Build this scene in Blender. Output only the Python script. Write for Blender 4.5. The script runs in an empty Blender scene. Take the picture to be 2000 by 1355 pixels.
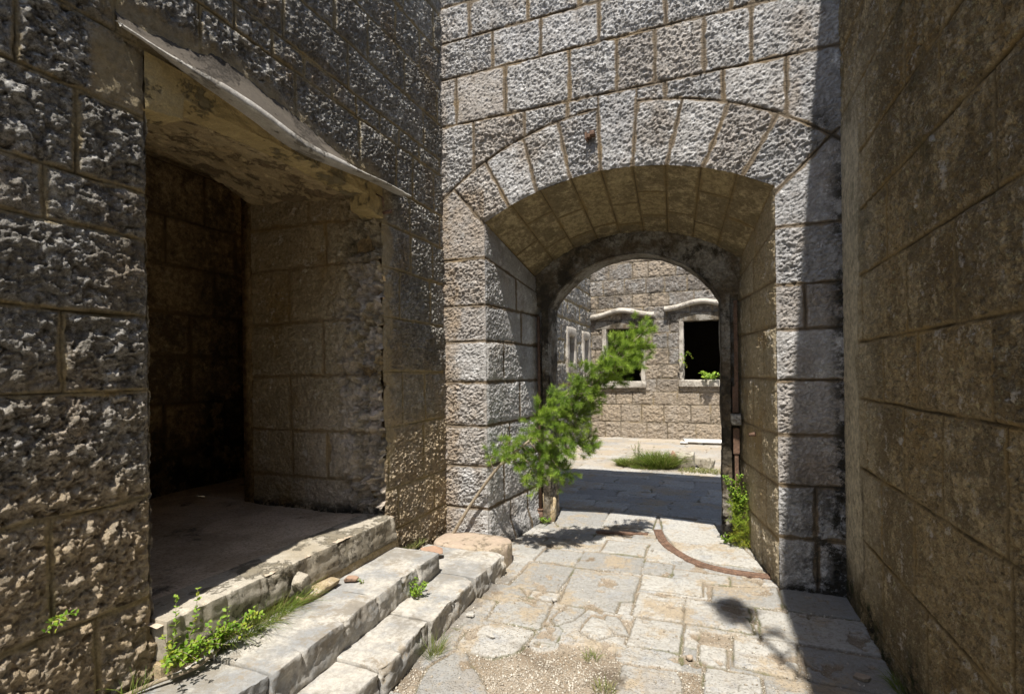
import bpy, math, random
import numpy as np
from mathutils import Matrix, Vector

S = bpy.context.scene
# ------------------------------------------------------------------ camera
TH, ROLL = math.radians(21.3), math.radians(0.73)
fw = Vector((-math.sin(TH), math.cos(TH), 0)); rt = Vector((math.cos(TH), math.sin(TH), 0)); up = Vector((0, 0, 1))
r2 = rt*math.cos(ROLL) - up*math.sin(ROLL); u2 = up*math.cos(ROLL) + rt*math.sin(ROLL)
cd = bpy.data.cameras.new('camera'); cam = bpy.data.objects.new('camera', cd); S.collection.objects.link(cam)
cd.lens = 18.0; cd.sensor_width = 36.0; cd.shift_y = 0.02525; cd.clip_start = 0.05; cd.clip_end = 500
M = Matrix((r2, u2, -fw)).transposed().to_4x4(); M.translation = Vector((0, 0, 1.6)); cam.matrix_world = M
S.camera = cam
# ------------------------------------------------------------------ sky, sun, exposure
SUN = Vector((0.076, -0.488, 1.0)).normalized()          # towards the sun
EL = math.asin(SUN.z); AZ = math.atan2(SUN.x, SUN.y)
w = bpy.data.worlds.new('World'); S.world = w; w.use_nodes = True
nt = w.node_tree; bg = nt.nodes['Background']; sky = nt.nodes.new('ShaderNodeTexSky')
sky.sky_type = 'NISHITA'; sky.sun_disc = False; sky.sun_elevation = EL; sky.sun_rotation = AZ
nt.links.new(sky.outputs[0], bg.inputs[0]); bg.inputs[1].default_value = 0.11
sl = bpy.data.lights.new('sun', 'SUN'); sl.energy = 5.0; sl.angle = math.radians(0.55); sl.color = (1.0, 0.95, 0.87)
so = bpy.data.objects.new('sun', sl); S.collection.objects.link(so); so.location = (2, -8, 20)
so.rotation_euler = (-SUN).to_track_quat('-Z', 'Y').to_euler()
S.view_settings.view_transform = 'Standard'; S.view_settings.look = 'None'
S.view_settings.exposure = 0.70; S.view_settings.gamma = 1.0
try:
    S.cycles.max_bounces = 8; S.cycles.diffuse_bounces = 6; S.cycles.use_denoising = True
    S.cycles.sample_clamp_indirect = 6
except Exception: pass
random.seed(7); RS = np.random.RandomState(11)

# ------------------------------------------------------------------ numpy noise
_P = np.random.RandomState(5).permutation(4096).astype(np.int64)
def _h(i, j, k=0): return _P[(_P[(_P[i & 4095] + j) & 4095] + k) & 4095]
def gn(x, y, seed=0):
    x = np.asarray(x, float); y = np.asarray(y, float)
    xi = np.floor(x).astype(np.int64); yi = np.floor(y).astype(np.int64); xf = x-xi; yf = y-yi
    u = xf*xf*xf*(xf*(xf*6-15)+10); v = yf*yf*yf*(yf*(yf*6-15)+10)
    def g(a, b):
        t = _h(xi+a, yi+b, seed)*(2*math.pi/4096)*7.0
        return np.cos(t)*(xf-a) + np.sin(t)*(yf-b)
    return 1.5*((g(0,0)*(1-u)+g(1,0)*u)*(1-v) + (g(0,1)*(1-u)+g(1,1)*u)*v)
def fbm(x, y, o=4, seed=0, gain=.5):
    s = 0; a = 1; f = 1
    for i in range(o):
        s = s + a*gn(x*f+17.3*i, y*f-9.1*i, seed+i); a *= gain; f *= 2.03
    return s
def billow(x, y, o=4, seed=0, gain=.5):
    s = 0; a = 1; f = 1
    for i in range(o):
        s = s + a*(np.abs(gn(x*f+7.7*i, y*f+3.3*i, seed+i))*2-.5); a *= gain; f *= 2.1
    return s
def worley(x, y, seed=0):
    x = np.asarray(x, float); y = np.asarray(y, float)
    xi = np.floor(x).astype(np.int64); yi = np.floor(y).astype(np.int64)
    f1 = np.full(x.shape, 9.); f2 = np.full(x.shape, 9.); idd = np.zeros(x.shape); px = np.zeros(x.shape); py = np.zeros(x.shape)
    for a in (-1, 0, 1):
        for b in (-1, 0, 1):
            h = _h(xi+a, yi+b, seed); h2 = _P[(h+777) & 4095]
            dx = a + h/4096. - (x-xi); dy = b + h2/4096. - (y-yi); d = np.sqrt(dx*dx+dy*dy)
            n = d < f1; f2 = np.where(n, f1, np.minimum(f2, d)); f1 = np.where(n, d, f1); idd = np.where(n, h/4096., idd)
            px = np.where(n, dx, px); py = np.where(n, dy, py)
    return f1, f2, idd, px, py
def ss(a, b, x):
    t = np.clip((x-a)/(b-a), 0, 1); return t*t*(3-2*t)
def n3(p, s, seed=0):
    return (gn(p[:,0]*s+p[:,2]*s*.37, p[:,1]*s-p[:,2]*s*.41, seed)+gn(p[:,1]*s*.9+5, p[:,2]*s*.9+p[:,0]*s*.3, seed+1)+gn(p[:,2]*s+p[:,0]*s*.5-3, p[:,0]*s*1.1, seed+2))/1.7

# ------------------------------------------------------------------ scene helpers
COL = S.collection
def mk(name, V, F, mat, parent=None, org=(0,0,0), attrs=None, smooth=True):
    V = np.asarray(V, float).reshape(-1, 3); F = np.asarray(F)
    me = bpy.data.meshes.new(name); me.vertices.add(len(V))
    me.vertices.foreach_set('co', (V-np.array(org)).astype(np.float32).ravel())
    n = F.shape[1]; me.loops.add(F.size); me.loops.foreach_set('vertex_index', F.astype(np.int32).ravel())
    me.polygons.add(len(F)); me.polygons.foreach_set('loop_start', np.arange(0, F.size, n, dtype=np.int32))
    try: me.polygons.foreach_set('loop_total', np.full(len(F), n, dtype=np.int32))
    except Exception: pass
    if smooth: me.polygons.foreach_set('use_smooth', np.ones(len(F), dtype=bool))
    if attrs:
        for k, a in attrs.items():
            at = me.attributes.new(k, 'FLOAT', 'POINT'); at.data.foreach_set('value', np.asarray(a, np.float32).ravel())
    me.update(calc_edges=True); me.validate()
    mats = mat if isinstance(mat, (list, tuple)) else [mat]
    for m in mats: me.materials.append(m)
    o = bpy.data.objects.new(name, me); COL.objects.link(o); o.location = org
    if parent is not None:
        o.parent = parent; po = parent
        loc = Vector((0,0,0))
        while po is not None: loc += po.location; po = po.parent
        o.location = Vector(org)-loc
    return o
def thing(name, label, cat, loc, group=None):
    o = bpy.data.objects.new(name, None); COL.objects.link(o); o.location = loc; o.empty_display_size = .2
    return tag(o, label, cat, group)
def tag(o, label, cat, group=None, kind=None):
    if label: o['label'] = label
    if cat: o['category'] = cat
    if group: o['group'] = group
    if kind: o['kind'] = kind
    return o
def gridF(nu, nv, keep=None, off=0):
    i = np.arange((nu-1)*(nv-1)); a = (i//(nv-1))*nv + i % (nv-1)
    F = np.stack([a, a+nv, a+nv+1, a+1], 1)+off
    return F if keep is None else F[keep.ravel()]
def axis(*segs):                                   # (start, stop, step) pieces joined
    out = []
    for a, b, st in segs:
        n = max(1, int(round((b-a)/st))); out += list(np.linspace(a, b, n, endpoint=False))
    out.append(segs[-1][1]); return np.array(out)

# ------------------------------------------------------------------ materials
class N:
    def __init__(s, name):
        s.m = bpy.data.materials.new(name); s.m.use_nodes = True; s.t = s.m.node_tree; s.b = s.t.nodes['Principled BSDF']
        s.b.inputs['Roughness'].default_value = .92
        s.b.inputs['Specular IOR Level'].default_value = .25
        s.tc = s.t.nodes.new('ShaderNodeTexCoord').outputs['Object']
    def noise(s, sc, det=5, rough=.6, dist=0., vec=None, dims='3D'):
        n = s.t.nodes.new('ShaderNodeTexNoise'); n.inputs['Scale'].default_value = sc; n.inputs['Detail'].default_value = det
        n.inputs['Roughness'].default_value = rough; n.inputs['Distortion'].default_value = dist
        s.t.links.new(vec or s.tc, n.inputs['Vector']); return n.outputs['Fac']
    def vor(s, sc, feat='F1', rnd=1., out='Distance'):
        n = s.t.nodes.new('ShaderNodeTexVoronoi'); n.feature = feat; n.inputs['Scale'].default_value = sc
        n.inputs['Randomness'].default_value = rnd
        s.t.links.new(s.tc, n.inputs['Vector']); return n.outputs[out]
    def mapv(s, scale):
        n = s.t.nodes.new('ShaderNodeMapping'); n.inputs['Scale'].default_value = scale; s.t.links.new(s.tc, n.inputs['Vector']); return n.outputs[0]
    def ramp(s, f, lo, hi, a=0., b=1.):
        n = s.t.nodes.new('ShaderNodeMapRange'); n.interpolation_type = 'SMOOTHSTEP'
        n.inputs[1].default_value = lo; n.inputs[2].default_value = hi; n.inputs[3].default_value = a; n.inputs[4].default_value = b
        s.t.links.new(f, n.inputs[0]); return n.outputs[0]
    def math(s, op, a, b):
        n = s.t.nodes.new('ShaderNodeMath'); n.operation = op
        for i, v in enumerate((a, b)):
            if isinstance(v, (int, float)): n.inputs[i].default_value = v
            else: s.t.links.new(v, n.inputs[i])
        return n.outputs[0]
    def mix(s, f, a, b, mode='MIX'):
        n = s.t.nodes.new('ShaderNodeMix'); n.data_type = 'RGBA'; n.blend_type = mode
        for i, v in ((0, f), (6, a), (7, b)):
            if isinstance(v, (int, float)): n.inputs[i].default_value = v
            elif isinstance(v, tuple): n.inputs[i].default_value = (*v, 1)
            else: s.t.links.new(v, n.inputs[i])
        return n.outputs[2]
    def att(s, k):
        n = s.t.nodes.new('ShaderNodeAttribute'); n.attribute_name = k; return n.outputs['Fac']
    def bump(s, h, dist, strength=1., prev=None):
        n = s.t.nodes.new('ShaderNodeBump'); n.inputs['Strength'].default_value = strength; n.inputs['Distance'].default_value = dist
        s.t.links.new(h, n.inputs['Height'])
        if prev is not None: s.t.links.new(prev, n.inputs['Normal'])
        return n.outputs[0]
    def done(s, col, bump=None, rough=None):
        if isinstance(col, tuple): s.b.inputs['Base Color'].default_value = (*col, 1)
        else: s.t.links.new(col, s.b.inputs['Base Color'])
        if bump is not None: s.t.links.new(bump, s.b.inputs['Normal'])
        if rough is not None:
            if isinstance(rough, (int, float)): s.b.inputs['Roughness'].default_value = rough
            else: s.t.links.new(rough, s.b.inputs['Roughness'])
        return s.m

def stone_mat(name, c1, c2, mortar, dark, stain_amt=.5, lich=.0, lichc=(.5,.5,.47), fine=140, bd=.004, groove=(.05,.038,.025), white=.0, veg=0., warm=None, tone=(.3,.22,.14), blot=.6, grit=.4):
    m = N(name); blk = m.att('blk'); mo = m.att('mort'); gr = m.att('groove'); st = m.att('stain_shade')
    n1 = m.noise(2.2, 6, .65); n2 = m.noise(22, 6, .7); n3_ = m.noise(fine, 4, .7)
    base = m.mix(m.ramp(m.math('ADD', m.math('MULTIPLY', blk, .55), m.math('MULTIPLY', n1, .6)), .25, .85), c1, c2)
    if warm: base = m.mix(m.ramp(m.noise(1.7, 4, .6, vec=m.mapv((1.3, 1.1, .9))), .52, .7), base, warm)
    d = m.math('MULTIPLY', m.ramp(m.math('ADD', m.noise(5, 8, .8), m.math('MULTIPLY', blk, .18)), .53, .66), stain_amt)
    base = m.mix(d, base, dark)
    base = m.mix(m.ramp(n2, .38, .62, blot, 0.), base, dark)
    base = m.mix(m.math('MULTIPLY', m.ramp(m.noise(36, 9, .85, .3), .50, .44), grit), base, dark)
    base = m.mix(m.math('MULTIPLY', m.ramp(m.noise(31, 9, .85, .3), .55, .62), grit*.7), base, tuple(min(.9, x*1.35) for x in c2))
    base = m.mix(m.ramp(n3_, .3, .7, .35, 0.), base, tuple(x*.45 for x in c1))
    if lich: base = m.mix(m.math('MULTIPLY', m.ramp(m.noise(9, 7, .8), .56, .64), lich), base, lichc)
    if white: base = m.mix(m.math('MULTIPLY', m.ramp(m.noise(48, 3, .6), .6, .7), white), base, (.62,.6,.55))
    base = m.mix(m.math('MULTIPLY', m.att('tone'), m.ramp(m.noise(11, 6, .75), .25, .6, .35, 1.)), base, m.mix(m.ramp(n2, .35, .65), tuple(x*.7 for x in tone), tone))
    mc = m.mix(m.ramp(m.noise(30, 5, .7), .3, .7), mortar, tuple(x*.6 for x in mortar))
    mc = m.mix(m.ramp(m.noise(3, 4, .6), .45, .7, 0, .5), mc, (mortar[0]*1.15, mortar[1]*1.0, mortar[2]*.65))
    base = m.mix(mo, base, mc)
    base = m.mix(m.math('MULTIPLY', gr, .8), base, groove)
    base = m.mix(m.math('MULTIPLY', st, m.ramp(m.noise(7, 8, .8), .42, .54)), base, m.mix(m.ramp(m.noise(14,3,.6), .45,.6), (.035,.033,.028), (.05,.06,.025) if veg else (.05,.045,.035)))
    b = m.bump(m.noise(fine*.5, 6, .8, .4), bd*1.7, 1.); b = m.bump(m.vor(fine*.55), bd*.5, .8, b); b = m.bump(m.noise(fine*1.8, 2, .5), bd*.25, .8, b)
    return m.done(base, b)

M_face = stone_mat('grey_rockface_stone', (.45,.445,.445), (.80,.79,.775), (.235,.185,.13), (.19,.165,.14), .42, .6, (.82,.82,.81), bd=.008, warm=(.48,.42,.36), tone=(.40,.32,.24), blot=.24, grit=.3)
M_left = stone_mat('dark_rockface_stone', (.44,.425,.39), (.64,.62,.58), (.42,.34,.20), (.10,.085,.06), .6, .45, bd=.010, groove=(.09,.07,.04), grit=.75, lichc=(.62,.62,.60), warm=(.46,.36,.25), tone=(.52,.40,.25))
M_right = stone_mat('brown_tooled_stone', (.58,.44,.24), (.82,.66,.40), (.44,.33,.17), (.15,.11,.06), .78, .8, (.66,.60,.52), bd=.012, groove=(.05,.035,.02), white=.25, warm=(.44,.29,.11), veg=1, tone=(.84,.74,.54), blot=.45, grit=.7)
M_jamb = stone_mat('worn_door_jamb_stone', (.68,.54,.33), (.86,.74,.52), (.52,.40,.24), (.25,.19,.12), .3, .8, (.84,.80,.73), bd=.012, warm=(.58,.41,.19), tone=(.86,.75,.63), blot=.3, groove=(.22,.16,.10), grit=.5)
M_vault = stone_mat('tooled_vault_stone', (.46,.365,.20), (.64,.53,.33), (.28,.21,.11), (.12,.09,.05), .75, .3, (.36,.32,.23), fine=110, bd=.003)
M_far = stone_mat('weathered_courtyard_stone', (.30,.285,.265), (.50,.485,.46), (.38,.32,.24), (.15,.12,.09), .8, .3, fine=45, bd=.014, warm=(.40,.32,.23), tone=(.42,.34,.25), grit=.5)
M_room = stone_mat('sooty_room_stone', (.62,.45,.24), (.76,.58,.34), (.25,.18,.10), (.06,.04,.025), .8, .2, bd=.006)

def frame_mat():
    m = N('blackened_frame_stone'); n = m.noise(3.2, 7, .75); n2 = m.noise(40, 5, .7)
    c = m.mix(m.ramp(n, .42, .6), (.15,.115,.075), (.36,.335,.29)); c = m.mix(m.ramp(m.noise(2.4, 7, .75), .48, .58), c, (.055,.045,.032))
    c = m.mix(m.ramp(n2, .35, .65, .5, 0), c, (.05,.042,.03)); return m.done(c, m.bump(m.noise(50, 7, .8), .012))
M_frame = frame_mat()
def plaster_mat(name, a, b, dark, patch=.5, rough_bd=.003, sc=2.6):
    m = N(name); c = m.mix(m.ramp(m.noise(3, 6, .7), .35, .65), a, b)
    e = m.ramp(m.noise(sc, 9, .78, .15), .52, .57); c = m.mix(m.math('MULTIPLY', e, patch), c, dark)
    c = m.mix(m.ramp(m.noise(26, 6, .75), .4, .66, .4, 0), c, tuple(x*.5 for x in a))
    c = m.mix(m.ramp(m.noise(110, 3, .7), .4, .62, .3, 0), c, dark)
    bb = m.bump(m.math('MULTIPLY', e, -1.), .006); bb = m.bump(m.noise(90, 5, .7), rough_bd, 1., bb)
    return m.done(c, bb)
M_plaster = plaster_mat('stained_olive_plaster', (.56,.43,.21), (.40,.30,.13), (.13,.115,.08), .85)
M_soffit = plaster_mat('flaking_soffit_plaster', (.68,.54,.32), (.54,.41,.22), (.20,.14,.08), .95, sc=3.6)
M_hood = plaster_mat('pale_moulding_plaster', (.58,.56,.52), (.40,.37,.32), (.18,.155,.12), .85)
M_fillet = plaster_mat('grey_mortar_fillet', (.13,.11,.085), (.09,.075,.06), (.06,.05,.04), .7)
M_sill = plaster_mat('pale_worn_sill', (.49,.45,.375), (.37,.32,.24), (.17,.145,.10), .9, sc=5.)
M_trim = plaster_mat('cream_window_moulding', (.60,.56,.49), (.46,.42,.36), (.24,.20,.16), .8)
M_pad = plaster_mat('pink_cement_pad', (.44,.345,.275), (.39,.32,.24), (.33,.27,.18), .7)
M_brick = plaster_mat('broken_brick', (.38,.24,.165), (.32,.2,.14), (.35,.27,.2), .4)
M_white = plaster_mat('white_board_paint', (.82,.81,.78), (.8,.79,.76), (.6,.58,.55), .2)
def step_mat():
    m = N('worn_limestone_step'); n = m.noise(3.5, 7, .7)
    c = m.mix(m.ramp(n, .38, .62), (.28,.285,.285), (.50,.47,.415)); c = m.mix(m.ramp(m.noise(5, 8, .8), .52, .62, 0, .9), c, (.33,.26,.17))
    c = m.mix(m.ramp(m.noise(2.5, 7, .75), .5, .62, 0, .75), c, (.22,.21,.19)); c = m.mix(m.ramp(m.noise(34, 6, .75), .38, .62, .5, 0), c, (.22,.20,.17))
    c = m.mix(m.ramp(m.vor(26), .0, .12, .55, 0), c, (.17,.15,.12))
    b = m.bump(m.noise(18, 8, .75), .008); b = m.bump(m.noise(150, 4, .7), .002, 1, b); return m.done(c, b)
M_step = step_mat()
def rust_mat():
    m = N('rusty_iron'); n = m.noise(16, 7, .75)
    c = m.mix(m.ramp(n, .35, .65), (.11,.067,.045), (.205,.125,.085)); c = m.mix(m.ramp(m.noise(60, 4, .7), .5, .65), c, (.07,.045,.035))
    return m.done(c, m.bump(m.noise(90, 5, .7), .003), .8)
M_rust = rust_mat()
def ground_mat():
    m = N('stone_paving_and_dirt'); sl = m.att('slab'); blk = m.att('blk'); gr = m.att('groove'); yl = m.att('court')
    s = m.mix(m.ramp(m.math('ADD', m.math('MULTIPLY', blk, .5), m.math('MULTIPLY', m.noise(2.5, 6, .7), .6)), .25, .85), (.27,.265,.25), (.43,.415,.38))
    s = m.mix(m.ramp(m.noise(4.5, 7, .72), .52, .66, 0, .7), s, (.30,.31,.32))
    s = m.mix(m.ramp(m.noise(1.9, 8, .78), .49, .60, 0, .8), s, (.36,.285,.19))
    s = m.mix(m.ramp(m.noise(30, 7, .8, .6), .36, .55, .6, 0), s, (.2,.18,.15))
    v = m.mapv((14, 60, 30)); s = m.mix(m.ramp(m.noise(1, 4, .8, 1., vec=v), .60, .68, 0, .5), s, (.17,.15,.12))
    s = m.mix(m.math('MULTIPLY', yl, m.ramp(m.noise(1.1, 5, .7), .4, .6, .1, .75)), s, (.37,.31,.235))
    d = m.mix(m.ramp(m.noise(3, 6, .7), .35, .65), (.24,.19,.135), (.34,.285,.22))
    d = m.mix(m.ramp(m.noise(1.3, 5, .6), .56, .66, 0, .8), d, (.17,.13,.09))
    peb = m.vor(75, out='Color'); pd = m.vor(75)
    sep = m.t.nodes.new('ShaderNodeSeparateColor'); m.t.links.new(peb, sep.inputs[0])
    pc = m.mix(sep.outputs[0], (.19,.155,.115), (.46,.42,.355))
    d = m.mix(m.math('MULTIPLY', m.ramp(pd, .30, .5, .85, 0), m.ramp(sep.outputs[1], .35, .5)), d, pc)
    d = m.mix(m.ramp(m.noise(140, 3, .6), .35, .6, .45, 0), d, (.1,.08,.055))
    c = m.mix(sl, d, s); c = m.mix(m.att('damp'), c, (.10,.078,.055)); c = m.mix(m.math('MULTIPLY', gr, .75), c, (.10,.085,.055))
    c = m.mix(m.math('MULTIPLY', gr, m.ramp(m.noise(2.2, 4, .6), .5, .6)), c, (.10,.11,.04))
    b = m.bump(m.ramp(pd, 0, .5, 1., 0.), .006, .8); b = m.bump(m.noise(30, 8, .78), .006, .9, b); b = m.bump(m.noise(190, 3, .7), .0015, 1., b)
    return m.done(c, b)
M_ground = ground_mat()
def leaf_mat(name, a, b, dry=None, tr=.35):
    m = N(name); oi = m.att('tint')
    c = m.mix(oi, a, b)
    if dry: c = m.mix(m.att('dry'), c, dry)
    m.b.inputs['Roughness'].default_value = .55
    m.t.links.new(c, m.b.inputs['Base Color'])
    t = m.t.nodes.new('ShaderNodeBsdfTranslucent'); m.t.links.new(m.mix(.5, c, (1., 1., .35), 'MULTIPLY'), t.inputs[0])
    x = m.t.nodes.new('ShaderNodeMixShader'); x.inputs[0].default_value = tr
    m.t.links.new(m.b.outputs[0], x.inputs[1]); m.t.links.new(t.outputs[0], x.inputs[2])
    m.t.links.new(x.outputs[0], m.t.nodes['Material Output'].inputs['Surface']); return m.m
M_pine = leaf_mat('pine_needles', (.08,.18,.022), (.34,.47,.07), (.20,.17,.09))
M_leaf = leaf_mat('fresh_green_leaves', (.12,.25,.02), (.30,.42,.05), (.42,.36,.06))
M_grass = leaf_mat('grass_blades', (.08,.14,.02), (.22,.28,.05), (.36,.31,.15))
def bark_mat():
    m = N('grey_bark'); c = m.mix(m.ramp(m.noise(40, 5, .7), .35, .65), (.20,.16,.11), (.36,.30,.22)); return m.done(c, m.bump(m.noise(80, 4, .7), .003))
M_bark = bark_mat()
m = N('shade_toned_interior'); M_void = m.done(m.mix(m.noise(3, 4, .6), (.05,.04,.03), (.09,.07,.05)))  # near-black colour paints in the darkness of the unlit rooms behind the windows
m = N('limestone_chips'); M_chip = m.done(m.mix(m.att('tint'), (.22,.185,.14), (.54,.50,.43)), m.bump(m.noise(120, 4, .7), .002))

# ------------------------------------------------------------------ masonry relief
def facet(u, v, s, seed):
    f1, f2, i, px, py = worley(u/s, v/s, seed); a = i*31.4
    return (px*np.cos(a)+py*np.sin(a))*1.3 + (i-.5)*.5
def rock_coarse(u, v):                     # lumpy quarry face with sharp creases
    wu = u+.014*gn(u/.045, v/.045, 3); wv = v+.014*gn(u/.045, v/.045, 4)
    return .34*billow(wu/.07, wv/.065, 4, 21, .55) + .30*facet(wu, wv, .03, 31) + .55*facet(wu, wv, .075, 33) + .30*fbm(u/.035, v/.035, 3, 35) + .4*fbm(u/.16, v/.14, 3, 9)
def rock_fine(u, v):                       # pecked face, short slanting strokes
    a = math.radians(28)
    p = u*math.cos(a)+v*math.sin(a); q = -u*math.sin(a)+v*math.cos(a)
    wu = p+.010*gn(u/.04, v/.04, 3); wv = q+.010*gn(u/.04, v/.04, 4)
    return .55*billow(wu/.045, wv/.026, 4, 41, .62) + .6*facet(wu*.6, wv, .0165, 51) + .45*fbm(u/.12, v/.10, 3, 19)
def tooled(u, v):
    return .6*fbm(u/.02, v/.03, 3, 61, .6) + .7*np.minimum(0, fbm(u/.05, v/.06, 3, 71)-.25) + .25*fbm(u/.3, v/.3, 2, 81)
def spread_heads(given, lo, hi, mean, rnd):
    g = sorted(given); out = list(g)
    if not out: out = [lo+rnd.uniform(.1, mean)]
    x = out[-1]
    while x < hi: x += mean*rnd.uniform(.7, 1.35); out.append(x)
    x = out[0]
    while x > lo: x -= mean*rnd.uniform(.7, 1.35); out.append(x)
    return sorted(out)
def courses(U, V, beds, heads, lo, hi, mean=.42, seed=1, wig=.004):
    """distance to the nearest joint and a number for the block"""
    rnd = random.Random(seed); beds = list(beds)
    Vw = V + wig*gn(U/.25, V/.25, seed) + wig*.4*gn(U/.05, V/.05, seed+1); Uw = U + wig*gn(U/.2, V/.15, seed+2)+ wig*.5*gn(U/.05, V/.04, seed+3)
    ba = np.array(beds); ci = np.clip(np.searchsorted(ba, Vw)-1, 0, len(beds)-2)
    dv = np.minimum(Vw-ba[ci], ba[ci+1]-Vw); du = np.full(U.shape, 9.); idd = np.zeros(U.shape)
    for k in range(len(beds)-1):
        h = np.array(spread_heads(heads.get(k, []), lo, hi, mean, rnd)); m = ci == k
        if not m.any(): continue
        x = Uw[m]; j = np.clip(np.searchsorted(h, x)-1, 0, len(h)-2)
        du[m] = np.minimum(np.abs(x-h[j]), np.abs(h[j+1]-x)); idd[m] = k*37+j*11
    return dv, du, idd
def hashf(i, seed=0): return _P[(np.asarray(i, np.int64)*131+seed*977) & 4095]/4096.
def relief(U, V, dv, du, idd, rock, amp, bulge, mw=.012, gw=.0045, gdepth=.006, vary=.5, seed=0, eros=1.):
    d = np.minimum(dv, du*.9)
    w = np.maximum(.004, mw + mw*.9*gn(U/.07, V/.07, 90+seed)*eros + mw*1.3*np.maximum(0, fbm(U/.3, V/.3, 3, 95+seed)-.2)*eros)
    sm = ss(w, w+.010, d); b = hashf(idd, seed)
    h = sm*(bulge*(1-np.exp(-np.maximum(d-w, 0)/.035))*(.6+.8*b) + amp*rock*(1-vary*.5+vary*hashf(idd, seed+3)) + .006*(b-.5))
    h = h + (1-sm)*.0022*fbm(U/.03, V/.03, 3, 77)
    g = np.exp(-(d/gw)**2)*(.6+.6*ss(-.3, .4, gn(U/.3, V/.3, 99+seed)))
    h = h - gdepth*g
    return h, 1-sm, b, np.clip(g, 0, 1)
def sheet(name, us, vs, place, hfun, mat, parent=None, org=(0,0,0), sd=None, flip=False, cell=.008):
    """relief sheet: place(U,V,h) gives points; sd>0 outside the openings"""
    U, V = np.meshgrid(us, vs, indexing='ij'); keep = None
    if sd is not None:
        D = sd(U, V); e = .002
        gx = (sd(U+e, V)-sd(U-e, V))/(2*e); gz = (sd(U, V+e)-sd(U, V-e))/(2*e); gl = np.maximum(np.hypot(gx, gz), .3)
        m = (D < 0) & (D > -cell*1.6)
        U = np.where(m, U-gx/gl*D, U); V = np.where(m, V-gz/gl*D, V); ok = D > -cell*1.6
        keep = ok[:-1, :-1] & ok[1:, :-1] & ok[:-1, 1:] & ok[1:, 1:]
    rr = hfun(U, V); h, mo, b, g, st = rr[:5]; tn = rr[5] if len(rr) > 5 else 0*U
    P = place(U, V, h); F = gridF(len(us), len(vs), keep)
    if flip: F = F[:, ::-1]
    used = np.zeros(U.size, bool); used[F.ravel()] = True; idx = np.cumsum(used)-1
    A = {k: np.asarray(np.broadcast_to(a, U.shape)).ravel()[used] for k, a in (('mort', mo), ('blk', b), ('groove', g), ('stain_shade', st), ('tone', tn))}
    return mk(name, P.reshape(-1, 3)[used], idx[F], mat, parent, org, A)
def st3(x, y, z): return np.stack([x, y, z], -1)
def box(x0, x1, y0, y1, z0, z1):
    V = [(x0,y0,z0),(x1,y0,z0),(x1,y1,z0),(x0,y1,z0),(x0,y0,z1),(x1,y0,z1),(x1,y1,z1),(x0,y1,z1)]
    F = [(0,3,2,1),(4,5,6,7),(0,1,5,4),(1,2,6,5),(2,3,7,6),(3,0,4,7)]
    return np.array(V, float), np.array(F)
def join(parts):
    Vs, Fs, o = [], [], 0
    for V, F in parts: Vs.append(np.asarray(V, float)); Fs.append(np.asarray(F)+o); o += len(V)
    return np.vstack(Vs), np.vstack(Fs)

D0, D1, D2 = 4.195, 5.25, 5.53          # gate wall: front, frame front, back
XL, XR, TOP = -2.31, 0.87, 5.7
# ================================================================== GATE WALL
gate = thing('arched_gate_wall', 'grey rock-faced stone wall pierced by a deep segmental arch gateway, closing the passage', 'wall', (-.72, D0, 0))
CX = -.72
RI, CZI = 2.36, 3.253-2.36
RE, CZE = 2.51, 3.77-2.51
PL, PR = -1.885, .447
SPR = CZI+math.sqrt(RI**2-(1.166)**2)
def sd_gate(U, V):
    out = np.maximum(np.maximum(PL-U, U-PR), np.hypot(U-CX, V-CZI)-RI)
    out = np.where(V < SPR-.25, np.maximum(PL-U, U-PR), out)
    return out + .0025*gn(U/.03, V/.03, 8)+.0035*gn(U/.11, V/.11, 7)
VJ = [((-1.888,2.94),(-2.193,3.301)),((-1.644,3.069),(-1.876,3.508)),((-1.387,3.177),(-1.512,3.663)),((-1.095,3.265),(-1.175,3.658)),((-.835,3.288),(-.853,3.86)),((-.57,3.283),(-.522,3.874)),((-.302,3.244),(-.182,3.729)),((-.028,3.188),(.158,3.643)),((.24,3.064),(.509,3.522)),((.45,2.894),(.799,3.239))]
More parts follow.
